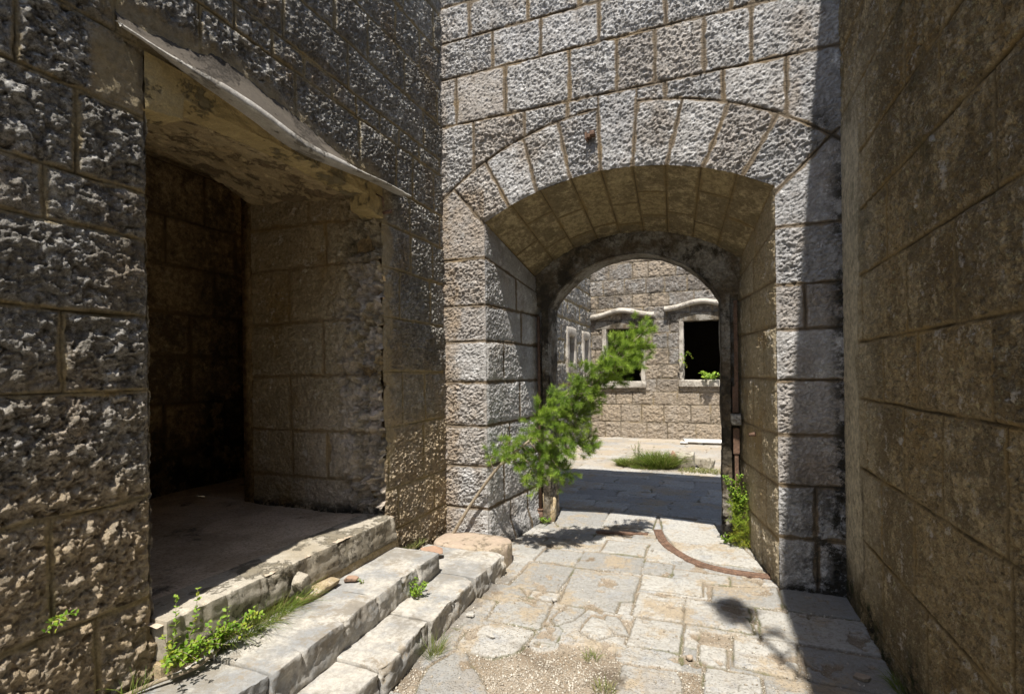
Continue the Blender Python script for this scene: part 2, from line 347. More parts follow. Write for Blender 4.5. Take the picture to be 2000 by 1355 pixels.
def gate_joints(U, V):
    beds = [-.5, -.02, .38, .76, 1.125, 1.52, 1.89, 2.215, 2.64, 3.24, 3.875, 4.31, 4.645, 4.975, 5.3, 5.75]
    heads = {1:[.69], 2:[.68], 6:[.633], 7:[], 9:[-1.98,-1.49,-1.105,-.314,.106,.531], 10:[-1.665,-1.084,-.69,-.389,-.024,.303], 11:[-1.782,-1.333,-.829,-.303,.17], 12:[-2.006,-1.445,-.989,-.5,.0,.45]}
    # piers: one stone wide, haunches: no head joints
    for k in (1,2,3,4,5,6,7,8): heads[k] = [-2.4] + heads.get(k, []) + [1.3]
    heads[9] = [-2.6]+heads[9]+[1.2]; heads[10] = [-2.15]+heads[10]+[.95]
    dv, du, idd = courses(U, V, beds, heads, -2.7, 1.5, 9., 4)
    # the ring of voussoirs
    s = []
    for (a, b) in VJ:
        dx, dz = b[0]-a[0], b[1]-a[1]; L = math.hypot(dx, dz)
        s.append(((U-a[0])*dz-(V-a[1])*dx)/L + .003*gn(U/.15, V/.15, 12))
    fe = RE-np.hypot(U-CX, V-CZE) + .003*gn(U/.2, V/.2, 13)
    mid = (s[4] > 0) & (s[5] < 0); fe = np.where(mid & (V > 3.5), 3.875-V, fe)
    inside = (s[0] > 0) & (s[9] < 0) & (fe > 0) & (V > 2.6)
    dvo = np.min(np.abs(np.stack(s)), 0); kk = np.sum(np.stack(s) > 0, 0)
    dv2 = np.where(inside, np.abs(fe), dv); du2 = np.where(inside, dvo, du); id2 = np.where(inside, 900+kk*13, idd)
    near = (~inside) & (V > 2.6) & (s[0] > -.02) & (s[9] < .02)
    dv2 = np.where(near, np.minimum(dv2, np.abs(fe)), dv2)
    low = (V < 3.3) & ~inside & (V > 2.6)
    dv2 = np.where(low, np.minimum(dv2, np.where(U < CX, np.abs(s[0]), np.abs(s[9]))), dv2)
    dv2 = np.where(low & (np.abs(dv-np.abs(V-3.24)) < .03), np.minimum(np.abs(fe)+.0, np.where(U < CX, np.abs(s[0]), np.abs(s[9]))), dv2)
    return dv2, du2, id2
def h_gate(U, V):
    dv, du, idd = gate_joints(U, V)
    h, mo, b, g = relief(U, V, dv, du, idd, rock_fine(U, V)*(.6+.8*hashf(idd, 21))+.5*rock_coarse(U, V)*(hashf(idd, 22) > .6), .0135, .006, .0105, vary=.45, gdepth=.009, gw=.0055)
    e = ss(0, .03, sd_gate(U, V)); h = h*(.25+.75*e) - .006*(1-e)
    # foot of the right pier: dark damp stains
    st = ss(.3, 1.0, U)*ss(1.35, .2, V)*(.6+.7*ss(-.3, .4, fbm(U/.25, V/.25, 3, 5)))*ss(1.3, .9, V+.3*fbm(U/.2, V/.2, 3, 6)) + ss(.74, .86, U)*.8*ss(3.6, 2.8, V) + .8*np.exp(-((U-.74)/.07)**2-((V-3.33)/.13)**2)
    st = st + .9*ss(.10, -.05, V)
    tn = ss(3.3, 3.2, V)*ss(2.15, 2.25, V)*ss(-1.86, -1.9, U)*.6 + .6*ss(-2.12, -2.2, U+.05*gn(U/.1, V/.1, 4))*ss(3.0, 2.2, V) + .5*ss(-2.2,-2.3,U)+.4*(hashf(idd, 8) > .78)
    return h, mo, b, g, np.clip(st*1.25, 0, 1), np.clip(tn, 0, 1)
us = axis((-2.75,-2.34,.05),(-2.34,.90,.0068),(.90,1.4,.06)); vs = axis((-.3,-.05,.05),(-.05,5.1,.0068),(5.1,TOP,.05))
sheet('wall_face', us, vs, lambda U, V, h: st3(U, D0-h, V), h_gate, M_face, gate, sd=sd_gate, cell=.0068)
# --- reveals and vault: ruled between the outer opening and the frame
XLI, XRI, SPI, CRI = -1.765, .262, 2.62, 2.99
RII = ((XRI-XLI)**2/4+(CRI-SPI)**2)/(2*(CRI-SPI)); CXI = (XLI+XRI)/2; CZI2 = CRI-RII
def vault_pt(s, t):
    """s 0..1 round the arch, t 0 outer .. 1 inner"""
    a0 = math.asin((PR-PL)/2/RI); ax_ = -a0+2*a0*s; xo = (PL+PR)/2+RI*np.sin(ax_); zo = CZI+RI*np.cos(ax_)
    a1 = math.asin((XRI-XLI)/2/RII); b_ = -a1+2*a1*s; xi = CXI+RII*np.sin(b_); zi = CZI2+RII*np.cos(b_)
    return xo*(1-t)+xi*t, D0+.002+(D1-D0+.06)*t, zo*(1-t)+zi*t
def vault_sheet():
    sv = axis((0,1,.0028)); tv = axis((0,1,.0075)); Sg, T = np.meshgrid(sv, tv, indexing='ij')
    X, Y, Z = vault_pt(Sg, T)
    fr = [0,.12,.235,.35,.455,.56,.665,.775,.885,1.0]
    idx = np.clip(np.searchsorted(fr, Sg)-1, 0, 8); fa = np.array(fr); W = 2.5
    du = np.minimum(Sg-fa[idx], fa[idx+1]-Sg)*W
    offs = np.array([.55,.3,.42,.75,.48,.33,.62,.28,.5]); off2 = np.array([2,.72,.78,2,.8,.68,2,.7,2])
    L = D1-D0
    dv = np.minimum(np.abs(T-offs[idx]), np.abs(T-off2[idx]))*L; idd = idx*17+(T > offs[idx])*5+(T > off2[idx])*9
    h, mo, b, g = relief(Sg*W, T*L, dv, du, idd, tooled(Sg*W, T*L), .0035, .004, .010, gdepth=.005, vary=.3)
    e = 1e-3; 
    nx = np.gradient(X, axis=0); nz = np.gradient(Z, axis=0); l = np.hypot(nx, nz); ox, oz = nz/l, -nx/l   # points into the passage (down)
    P = st3(X+ox*h, Y, Z+oz*h); F = gridF(len(sv), len(tv))
    A = dict(mort=mo.ravel(), blk=b.ravel(), groove=g.ravel(), stain_shade=np.clip(ss(.75, 1., T)*.6, 0, 1).ravel())
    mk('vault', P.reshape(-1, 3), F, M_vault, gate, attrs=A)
vault_sheet()
def reveal(name, side):
    x0, x1 = (PL, XLI) if side < 0 else (PR, XRI); zs1 = SPI
    def place(U, V, h):
        t = (U-D0)/(D1-D0); X = x0+(x1-x0)*t; ztop = SPR*(1-t)+zs1*t
        Z = np.where(V > 2.3, 2.3+(V-2.3)*(ztop-2.3)/(SPR-2.3), V)
        return st3(X-side*h*1.0, U, Z)
    def hf(U, V):
        t = (U-D0)/(D1-D0)
        beds = [-.5,-.02,.38,.76,1.125,1.52,1.89,2.215,2.64,3.3] if side < 0 else [-.5,-.02,.35,.75,1.12,1.53,1.92,2.254,2.64,3.3]
        heads = {1:[4.62,5.0],2:[4.5],3:[4.62],4:[4.85],5:[4.52],6:[4.9],7:[4.8],8:[]}
        for k in range(1, 9): heads[k] = [3.9]+heads.get(k, [])+[5.9]
        dv, du, idd = courses(U, V, beds, heads, 3.8, 6, 9., 6+side)
        rough = rock_fine(U*1.0, V)*.6+rock_coarse(U, V)*.4
        smooth = tooled(U, V)
        k = ss(.75, .3, t+.15*gn(U/.2, V/.2, 2)) if side > 0 else np.where(V > 1.9, ss(.5, .2, t), 1.)
        h, mo, b, g = relief(U, V, dv, du, idd, rough*k+smooth*.35*(1-k), .010, .010, .010)
        e = ss(0, .03, U-D0); h = h*(.2+.8*e)
        h = h + .05*ss(.22, 0, V)*ss(.05, .4, U-D0)*(side < 0)
        return h, mo, b, g, np.clip(ss(.2, 0, V)*.8+(ss(.6, 1, t)*.5 if side > 0 else 0), 0, 1)
    uu = axis((D0+.001, D1+.1, .0068)); vv = axis((-.3,-.04,.05),(-.04,SPR,.0068))
    sheet(name, uu, vv, place, hf, (M_face if side < 0 else M_jamb), gate, flip=side > 0)
reveal('reveal', -1); reveal('reveal', 1)
# --- inner frame with its own lower arch
FL, FR, FS, FC = -1.615, .084, 2.28, 2.785
RF = ((FR-FL)**2/4+(FC-FS)**2)/(2*(FC-FS)); FX = (FL+FR)/2; FZ = FC-RF
def sd_frame(U, V):
    o = np.maximum(np.maximum(FL-U, U-FR), np.hypot(U-FX, V-FZ)-RF)
    o = np.where(V < FS-.15, np.maximum(FL-U, U-FR), o)
    return o+.003*gn(U/.03, V/.03, 18)+.004*gn(U/.12, V/.12, 17)
def h_frame(U, V):
    dv, du, idd = courses(U, V, [-.5,-.02,.45,.98,1.5,2.25,3.3], {k:[-3,-1.2,-.3,2] for k in range(6)}, -3, 2, 9., 9)
    h = .007*fbm(U/.05, V/.05, 4, 3)+.006*facet(U, V, .07, 5)+.02*fbm(U/.3, V/.25, 3, 4)*ss(.9, .3, V)
    slot = ((U < -1.70) | (U > .175))*ss(2.32, 2.28, V)
    h = h-.10*slot + .05*ss(.35, .1, V)*(U < FL+.1)
    return h, 0*U, .5+0*U, 0*U, 0*U
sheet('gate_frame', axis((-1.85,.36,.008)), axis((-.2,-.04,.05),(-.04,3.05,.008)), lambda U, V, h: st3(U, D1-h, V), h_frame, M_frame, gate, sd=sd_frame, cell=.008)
def frame_soffit():
    zz = list(np.linspace(-.1, FS-.0, 220)); a = math.asin((FR-FL)/2/RF); an = np.linspace(-a, a, 160)
    path = [(FL, z) for z in zz] + [(FX+RF*math.sin(t), FZ+RF*math.cos(t)) for t in an] + [(FR, z) for z in reversed(zz)]
    path = np.array(path); n = len(path); ty = axis((0, D2-D1+.04, .012))
    X = np.repeat(path[:, :1], len(ty), 1); Z = np.repeat(path[:, 1:], len(ty), 1); Y = np.repeat(D1-.02+ty[None, :], n, 0)
    s = np.arange(n)[:, None]*.01+0*Y
    d = .004*fbm(s/.05, Y/.05, 4, 23)+.012*fbm(s/.4, Y/.3, 2, 24)-.004
    cx = np.where(Z > FS, (X-FX)/RF, np.sign(X-FX)); cz = np.where(Z > FS, (Z-FZ)/RF, 0)
    P = st3(X+cx*d, Y, Z+cz*d)
    mk('frame_soffit', P.reshape(-1,3), gridF(n, len(ty)), M_frame, gate, attrs=dict(mort=np.zeros(P[...,0].size), blk=np.full(P[...,0].size,.4), groove=np.zeros(P[...,0].size), stain_shade=np.zeros(P[...,0].size)))
frame_soffit()
# body: back face with opening, top and the mass above the vault
def back_body():
    us_ = axis((-6,-2,.5),(-2,.5,.04),(.5,5,.5)); vs_ = axis((-.3,3.0,.04),(3.0,TOP,.5))
    sheet('wall_back', us_, vs_, lambda U, V, h: st3(U, D2+0*U, V), lambda U, V: (0*U,0*U,.5+0*U,0*U,0*U), M_far, gate, sd=sd_frame, cell=.04, flip=True)
    V, F = box(-6, 5, D0+.02, D2-.002, TOP-.25, TOP)
    mk('coping', V, F, M_far, gate, smooth=False)
back_body()
# ================================================================== LEFT WALL with doorway
lw = thing('doorway_wall', 'tall dark rough-hewn stone wall with a deep doorway under a curved moulding, along the left', 'wall', (XL, 2.3, 0))
DY0, DY1, DZ0 = 1.515, 3.25, .50
def arc(y, e, c, a=DY0, b=DY1):
    t = (y-(a+b)/2)/((b-a)/2); return c-(c-e)*np.abs(t)**2.2
def chipped(V): return .05*ss(-.15, .35, fbm(-2.36/.16+0*V, V/.2, 4, 15))*ss(.6, .8, V)*ss(2.78, 2.7, V)*(.6+.6*gn(V/.05, 0*V, 9))
def sd_door(U, V):
    o = np.maximum(np.maximum(DY0-U, U-DY1-chipped(V)), np.maximum(V-3.02, DZ0-.03-V))
    return o+.004*gn(U/.03, V/.03, 28)+.008*gn(U/.13, V/.15, 27)*(U < 2.2)
def left_joints(U, V):
    bl = [-.4,.19,.64,1.075,1.545,1.863,2.2,2.402,2.738,3.05,3.42,3.88,4.22,4.56,4.9,5.25,5.75]
    hl = {1:[1.3],2:[1.153],3:[1.75,.8],4:[1.197],5:[1.75,.75],6:[1.146],7:[1.252],8:[1.07],9:[1.4,1.0]}
    br = [-.4,.395,.715,1.195,1.615,2.035,2.42,2.755,3.052,3.42,3.565,3.885,4.225,4.555,4.9,5.25,5.75]
    hr = {0:[3.7],1:[3.985],2:[3.812],3:[3.845],4:[2.9,4.5],5:[3.953],6:[3.65],7:[3.639],8:[3.693],9:[1.981,2.227,2.471,2.723,2.968,3.245,3.5,3.8],10:[2.883,2.311,3.874]}
    hr[8] = [3.693, 3.45, 3.0, 2.4]; 
    a = courses(U, V, bl, hl, .0, 5, .62, 31, .006); b = courses(U, V, br, hr, .0, 5, .48, 37, .005)
    k = (U < 1.75) & (V < 3.42)
    return [np.where(k, p, q) for p, q in zip(a, b)]
HY = [1.31,1.50,1.63,1.80,1.99,2.34,2.7,3.03,3.45]; HB = [3.09,3.045,3.01,2.985,2.967,2.90,2.93,2.968,2.985]; HT = [3.10,3.08,3.085,3.11,3.12,3.07,3.0,2.985,2.99]; HP = [.03,.06,.09,.12,.14,.152,.155,.152,.14]
def h_left(U, V):
    dv, du, idd = left_joints(U, V); near = ss(3.4, 1.6, U)
    amp = .0105+.0085*near*(.45+.9*hashf(idd, 4))+.006*ss(2.6, 3.4, U)
    h, mo, b, g = relief(U, V, dv, du, idd, rock_coarse(U, V)*(.35+.65*near)+rock_fine(U, V)*(.75-.45*near), amp, .010, .0075, gw=.004, gdepth=.007, vary=.45)
    # smooth rendered band round the doorway head, above and beside the moulding
    ht = np.interp(U, HY, HT)
    band = ss(.14, .04, np.abs(V-ht-.05)+.04*gn(U/.1, V/.1, 5))*ss(1.25, 1.5, U)*ss(3.35, 3.1, U)
    bandl = ss(1.28, 1.34, U+.03*gn(U/.1, V/.1, 6))*ss(1.54, 1.5, U)*ss(2.72, 2.78, V)*ss(3.06, 3.0, V)
    bandr = ss(3.22, 3.25, U)*ss(3.42, 3.3, U+.1*gn(U/.1, V/.12, 7))*ss(.85, 1.1, V+.3*gn(U/.3, V/.3, 8))*ss(3.05, 2.98, V)
    low = ss(3.2, 3.25, U)*ss(4.2, 4.1, U)*ss(.95, 1.25, V+.15*gn(U/.15, V/.2, 9))*ss(2.2, 1.7, V+ (U-3.6)*1.2)  # moulding's cast shadow put into relief and colour: smoother, browner patch below a diagonal
    k = np.clip(np.maximum(np.maximum(band, bandl), np.maximum(bandr*.8, low*.25)), 0, 1)
    h = h*(1-k)+k*(.004*fbm(U/.06, V/.06, 4, 2)+.004); g = g*(1-k*.4); mo = np.maximum(mo, k*.75)
    e = ss(0, .035, sd_door(U, V)); h = h*(.3+.7*e)-.004*(1-e)
    st = ss(.4, .1, V)*.7*(U > 3.2)
    tn = .85*ss(1.7, .9, V+.25*fbm(U/.4, V/.3, 3, 14))+.6*k+.9*ss(3.8, 4.1, U)*ss(.8, .5, V)  # low on the wall, warm light bounced off the ground is painted as tint
    return h, mo, b, g, np.clip(st, 0, 1), np.clip(tn, 0, 1)
us = axis((-6,.85,.15),(.85,2.0,.0052),(2.0,4.215,.0066)); vs = axis((-.3,0,.05),(0,4.9,.0062),(4.9,TOP,.05))
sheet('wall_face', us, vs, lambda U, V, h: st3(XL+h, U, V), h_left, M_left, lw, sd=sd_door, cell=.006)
# jambs, floor of the doorway, soffit, room behind
def jamb(name, y, side):
    X1 = -3.62
    def place(U, V, h):
        t = (XL-U)/(XL-X1); zt = 2.99*(1-t)+3.06*t; Z = np.where(V > 2.6, 2.6+(V-2.6)*(zt-2.6)/.4, V)
        return st3(U, y-side*h, Z)
    def hf(U, V):
        beds = [.2,.785,1.155,1.597,2.03,2.47,2.80,3.3]; heads = {1:[-3.2,-2.84],2:[-3.21],3:[-2.866],4:[-3.216],5:[-2.83],6:[-3.0]}
        for k in range(7): heads[k] = [-4]+heads.get(k, [])+[-2.2]
        dv, du, idd = courses(U, V, beds, heads, -4, -2, 9., 43, .008)
        h, mo, b, g = relief(U, V, dv, du, idd, tooled(U, V)*.8+.5*rock_fine(U, V)+.5*rock_coarse(U, V), .009, .006, .010, gdepth=.006, gw=.004)
        # broken outer edge
        er = ss(-2.85, -2.42, U+.12*gn(U/.12, V/.2, 3))*(1. if side > 0 else 0.)
        er2 = er*(.35+.65*ss(-.1, .4, fbm(U/.16, V/.2, 4, 15)))
        h = h - .10*er2*(.5+.9*billow(U/.09, V/.12, 4, 9, .55)) + .035*er*(facet(U, V, .09, 19)+.5*facet(U, V, .04, 20))
        h = h - .16*np.exp(-((U+2.53)/.085)**2-((V-2.62)/.085)**2) - .09*np.exp(-((U+2.50)/.10)**2-((V-1.63)/.03)**2) - .06*np.exp(-((U+2.5)/.06)**2-((V-.87)/.04)**2)
        mo = np.maximum(mo*(1-er2), 0)
        return h, mo, b, g*(1-er2), np.clip(er2*.25+ss(.65, .52, V)+.9*np.exp(-((U+2.53)/.1)**2-((V-2.62)/.1)**2), 0, 1), np.clip(er*ss(-.25, .15, fbm(U/.13, V/.3, 4, 25))*1.1+.5*ss(1.6,1.0,V)*ss(-3.2,-2.9,U), 0, 1)*ss(2.7, 2.3, V+.2*gn(U/.2,V/.2,4))  # shade painted into the holes, pale edge patches add contrast in weak light
    sheet(name, axis((X1, XL-.004, .0075)), axis((.46, 3.0, .0075)), place, hf, M_jamb, lw, flip=side > 0)
jamb('door_jamb', DY1-.005, 1); jamb('door_jamb', DY0+.004, -1)
def soffit():
    uu = axis((0,1,.006)); yy = axis((DY0-.03, DY1+.03, .008)); T, Y = np.meshgrid(uu, yy, indexing='ij')
    X = (XL-.13)+(-3.62-XL+.13)*T; Z = arc(Y, 2.955, 2.985)*(1-T)+arc(Y, 3.04, 3.20)*T
    r = .006*fbm(X/.1, Y/.1, 5, 33)+.012*ss(.05, .12, fbm(X/.22, Y/.22, 5, 37))
    mk('soffit', st3(X, Y, Z+r).reshape(-1,3), gridF(len(uu), len(yy)), M_soffit, lw)
soffit()
def lintel():
    # plaster beam: front face, curved underside, short corbels at both ends
    yy = axis((DY0-.005, DY1+.004, .006)); n = len(yy)
    def low(y):
        e = np.minimum(y-DY0, DY1-y); return np.where(e < .17, 2.775+.03*ss(.0,.17,e), 2.90+.02*ss(.17,.8,e)) + .006*gn(y/.04, 0*y, 3)
    zl = low(yy); zt = np.full(n, 3.03)
    rows = []
    for f in np.linspace(0, 1, 40): rows.append(st3(np.full(n, XL+.012)+.004*fbm(yy/.08, 0*yy+f*3, 4, 5)-.01*ss(.05,0,f)*0, yy, zt*(1-f)+zl*f))
    for f in np.linspace(.04, 1, 24): rows.append(st3(np.full(n, XL+.012-.16*f), yy, zl+.003*fbm(yy/.05, 0*yy+f*2, 4, 6)))
    for f in np.linspace(.2, 1, 6): rows.append(st3(np.full(n, XL-.15), yy, zl*(1-f)+3.0*f))
    P = np.stack(rows)
    mk('door_lintel', P.reshape(-1,3), gridF(len(rows), n)[:, ::-1], M_plaster, lw)
lintel()
def hood():
    yy = axis((1.40, 3.45, .012)); zb = np.interp(yy, HY, HB); zt = np.interp(yy, HY, HT)
    k = np.ones(25)/25; zb = np.convolve(np.pad(zb, 12, 'edge'), k, 'valid'); zt = np.convolve(np.pad(zt, 12, 'edge'), k, 'valid')
    ch = .002*fbm(yy/.05, 0*yy, 4, 8)+.005*np.minimum(0, fbm(yy/.09, 0*yy, 3, 18))
    p = np.interp(yy, HY, HP)+ch*ss(1.4,1.7,yy)
    th = .014+.030*ss(1.45, 1.9, yy)*ss(3.0, 2.5, yy); zl = zb+th
    rows = [(XL-.03, zb+.05), (XL+.015, zb+.03), (XL+p*.55, zb+.014), (XL+p-.012, zb+.002), (XL+p-.003, zb+.003), (XL+p, zb+.010), (XL+p-.002, zb+th*.5), (XL+p-.004, zl-.004), (XL+p-.012, zl), (XL+p*.7, zl+.006), (XL+p*.35, zl+.014), (XL-.03, zl+.03)]
    P = np.stack([st3(a+0*yy, yy, b) for a, b in rows])
    V = P.reshape(-1, 3); F = gridF(len(rows), len(yy)); n = len(yy); R = len(rows)
    caps = [[i*n, (i+1)*n, (R-2-i)*n, (R-1-i)*n] for i in range(R//2-1)]
    caps += [[c+n-1 for c in f][::-1] for f in caps]
    mk('hood_moulding', V, np.vstack([F, np.array(caps)]), M_hood, lw, smooth=False)
    t = np.linspace(0, 1, 12)[:, None]; nn = fbm(yy/.2, 0*yy, 3, 9)*.008; hgt = .05+(zt-zb)*.75+.05*ss(1.5, 2.0, yy)*ss(3.1, 2.4, yy)+nn
    Pf = st3(XL+(p-.016)*(1-t)**1.3+.003*fbm(yy/.13+0*t, t*3+0*yy, 4, 11)*t, yy+0*t, zl+.001+t*hgt)
    mk('mortar_fillet', Pf.reshape(-1,3), gridF(12, len(yy))[:, ::-1], M_fillet, lw)
hood()
def threshold():
    def hf(U, V): return (.004*fbm(U/.05, V/.05, 5, 3)+.006*fbm(U/.3, V/.3, 3, 4), 0*U, .5+.3*gn(U/.5, V/.5, 2), 0*U, np.clip(ss(-2.45,-2.7,V)*0, 0, 1))
    # rough box: sill stones standing a little proud of the wall
    return
RX = -4.7
def room():
    f = lambda U, V: (.010*fbm(U/.5, V/.5, 3, 5)+.004*fbm(U/.06, V/.06, 4, 6), 0*U, .5+.3*gn(U/.4, V/.4, 3), 0*U, ss(.3,.6,fbm(U/.5,V/.5,4,8)))
    sheet('room_floor', axis((-5.7,-3.6,.03),(-3.6,-2.24,.010)), axis((DY0-.02,DY1+.02,.010)), lambda U, V, h: st3(U, V, .525+h), f, M_room_floor, lw)
    sheet('room_floor', axis((-5.7,-3.6,.05)), axis((-1.5,DY0-.02,.1)), lambda U, V, h: st3(U, V, .525+h), f, M_room_floor, lw)
    sheet('room_floor', axis((-5.7,-3.6,.05)), axis((DY1+.02,5.5,.1)), lambda U, V, h: st3(U, V, .525+h), f, M_room_floor, lw)
    def hf(U, V):
        dv, du, idd = courses(U, V, [.3,.9,1.35,1.8,2.2,2.65,3.1,3.6,4.2], {}, -2, 6, .75, 53)
        h, mo, b, g = relief(U, V, dv, du, idd, tooled(U, V), .006, .01, .014)
        return h, mo, b, g, np.clip(ss(1.4, .7, V+.4*gn(U/.4, V/.4, 4))+ss(3.3,3.7,U)*.5, 0, 1)
    sheet('room_wall', axis((-1.5,5.5,.02)), axis((.45,3.9,.02)), lambda U, V, h: st3(RX+h, U, V), hf, M_room, lw)
    V, F = join([box(-5.75,-3.62,-1.6,5.6,3.6,3.75), box(-5.75,XL-.12,-1.7,-1.5,.3,3.7), box(-5.75,-3.62,5.5,5.65,.3,3.7), box(-3.74,-3.62,-1.6,DY0-.0,.3,3.7), box(-3.74,-3.62,DY1,5.6,.3,3.7), box(-3.74,-3.62,DY0,DY1,3.21,3.7), box(-5.9,-5.72,-1.7,5.6,.2,3.8), box(-3.64,XL-.03,-3,DY0-.04,.2,TOP-.02), box(-3.64,XL-.06,DY1+.09,5.2,.2,TOP-.02), box(-3.64,XL-.06,DY0-.1,DY1+.1,3.25,TOP-.02)])
    mk('wall_core', V, F, M_room, lw, smooth=False)
def rf_mat():
    m = N('dusty_room_floor'); c = m.mix(m.ramp(m.noise(2.6, 6, .7), .4, .62), (.42,.34,.25), (.60,.50,.39)); c = m.mix(m.ramp(m.noise(1.9, 7, .75), .56, .66), c, (.14,.12,.10))
    c = m.mix(m.ramp(m.noise(60, 5, .75), .36, .55, .5, 0), c, (.12,.1,.07)); return m.done(c, m.bump(m.noise(60, 6, .75), .005))
M_room_floor = rf_mat()
room()

# ================================================================== RIGHT WALL
rw = thing('shaded_side_wall', 'brown tooled ashlar wall standing in shadow along the right, plastered pale near the corner', 'wall', (XR, 3, 0))
def h_right(U, V):
    beds = [-.4,.10,.53,.98,1.412,1.766,2.175,2.58,2.94,3.36,3.80,4.2,4.6,5.0,5.4,5.75]
    heads = {1:[2.758],2:[2.89,2.058],3:[2.572],4:[2.824,2.161],5:[2.437],6:[2.738,2.129],7:[2.55],8:[2.945],9:[2.3,3.3]}
    dv, du, idd = courses(U, V, beds, heads, -4.5, 4.3, .62, 61, .004)
    h, mo, b, g = relief(U, V, dv, du, idd, tooled(U, V)+.7*rock_fine(U, V)+.7*rock_coarse(U,V), .0085, .006, .008, gw=.006, gdepth=.009, vary=.4)
    pl = ss(3.72, 3.86, U+.06*gn(U/.1, V/.3, 5)+.1*gn(U/.3, V/.7, 6))*ss(3.6, 3.0, V)
    h = h*(1-pl)+pl*(.006+.0015*fbm(U/.02, V/.03, 3, 7)); mo = mo*(1-pl); g = g*(1-pl)
    cr = np.abs(fbm(U/.09, V/.28, 4, 66))*ss(3.75, 3.85, U)*ss(1.5, .9, V); ck = ss(.045, .01, cr)*pl*ss(1.5, .9, V)
    h = h-.006*ck; b = np.where(pl > .5, 1.7, b)
    st = ss(.38, .0, V+.25*fbm(U/.2, V/.2, 3, 4)+.1)*1.1+.5*ss(4.14, 4.19, U)*ss(1.5, .8, V)
    st = st + .35*ss(.15, .5, fbm(U/.5, V/.6, 4, 44))*(V > 2.2)
    tn = np.maximum(pl, .45*ss(3.75, 3.3, V)*ss(3.2, 3.7, U+.1*gn(U/.2, V/.5, 15)))*ss(.1, .4, V)
    return h, mo, b, np.clip(g+ck, 0, 1), np.clip(st, 0, 1), tn
us = axis((-5,1.6,.12),(1.6,4.215,.0056)); vs = axis((-.3,-.02,.05),(-.02,4.0,.0060),(4.0,TOP,.05))
sheet('wall_face', us, vs, lambda U, V, h: st3(XR-h, U, V), h_right, M_right, rw, flip=True)
V, F = box(XR+.02, 2.6, -5, 4.17, -.2, TOP); mk('wall_core', V, F, M_right, rw, smooth=False)

# ================================================================== COURTYARD
YF, XS = 12.56, -2.8
cw = thing('courtyard_building', 'weathered two-window stone facade in the sunny courtyard behind the arch', 'building', (-.3, YF, 0))
WIN = [(-2.40,-1.575,1.355,2.66), (-.60,.28,1.38,2.775), (1.4,2.25,1.37,2.75)]
def sd_win(U, V):
    o = np.full(U.shape, 9.)
    for i, (a, b, c, d) in enumerate(WIN):
        r = .05*gn(U/.16, V/.16, 3+i)*ss(2.25, 1.9, V)
        o = np.minimum(o, np.maximum(np.maximum(a-U, U-b)+r, np.maximum(c-V, V-d)))
    return o
def h_far(U, V):
    beds = [-.5,-.02,.38,.80,1.10,1.42,1.75,2.14,2.5,2.82,3.14,3.45,3.83,4.22,4.6,5.0,5.4,5.8]
    dv, du, idd = courses(U, V, beds, {}, -3.5, 4, .48, 71, .006)
    h, mo, b, g = relief(U, V, dv, du, idd, rock_coarse(U, V)*.8+.6*rock_fine(U, V), .020, .006, .009, gw=.012, gdepth=.010)
    h = h-.06*np.exp(-((U+2.05)/.05)**2-((V-3.3)/.07)**2); fr = ss(.13, .09, sd_win(U, V)+.03*gn(U/.1, V/.1, 3))*(V > 1.2)*(V < 3.0)
    h = h*(1-fr)+fr*.014*fbm(U/.06, V/.06, 3, 5); mo = mo*(1-fr)
    return h, mo, np.where(fr > .5, 1.3, b), g*(1-fr), np.clip(.5*ss(0, .4, fbm(U/.4, V/.3, 3, 74))*(V > 1.4)*(V < 3.6), 0, 1)*(1-fr), np.clip(ss(1.6, .9, V)*.75+.8*(hashf(idd, 8) > .62), 0, 1)*(1-fr)
sheet('wall_face', axis((-3.0,1.0,.018),(1.0,5,.1)), axis((-.3,-.1,.1),(-.1,4.8,.018),(4.8,TOP,.1)), lambda U, V, h: st3(U, YF-h, V), h_far, M_far, cw, sd=sd_win, cell=.018)
def rough_box(b, r=.012, res=.03, rough=.006, chip=.02, seed=0, s=12., twist=0.):
    x0, x1, y0, y1, z0, z1 = b; parts = []
    def lin(a, c): return np.linspace(a, c, max(2, int((c-a)/res)+1))
    ax = [lin(x0, x1), lin(y0, y1), lin(z0, z1)]
    for k in range(3):
        i, j = [(1,2),(2,0),(0,1)][k]
        A, B = np.meshgrid(ax[i], ax[j], indexing='ij')
        for side in (0, 1):
            P = np.zeros(A.shape+(3,)); P[..., i] = A; P[..., j] = B; P[..., k] = ax[k][-1] if side else ax[k][0]
            F = gridF(*A.shape); F = F if side else F[:, ::-1]; parts.append((P.reshape(-1, 3), F))
    V, F = join(parts); lo = np.array([x0, y0, z0]); hi = np.array([x1, y1, z1])
    c = n3(V, s*.6, seed); rr = (r+chip*np.clip(c-.05, 0, 1)*1.6)[:, None]; rr = np.minimum(rr, (hi-lo).min()*.49)
    q = np.clip(V, lo+rr, hi-rr); d = V-q; L = np.linalg.norm(d, axis=1, keepdims=True); nrm = d/np.maximum(L, 1e-9)
    V = q+nrm*rr; V = V+nrm*(rough*(n3(V, s, seed+5)+.5*n3(V, s*3, seed+9)+.3*n3(V, s*8, seed+3)))[:, None]
    return V, F
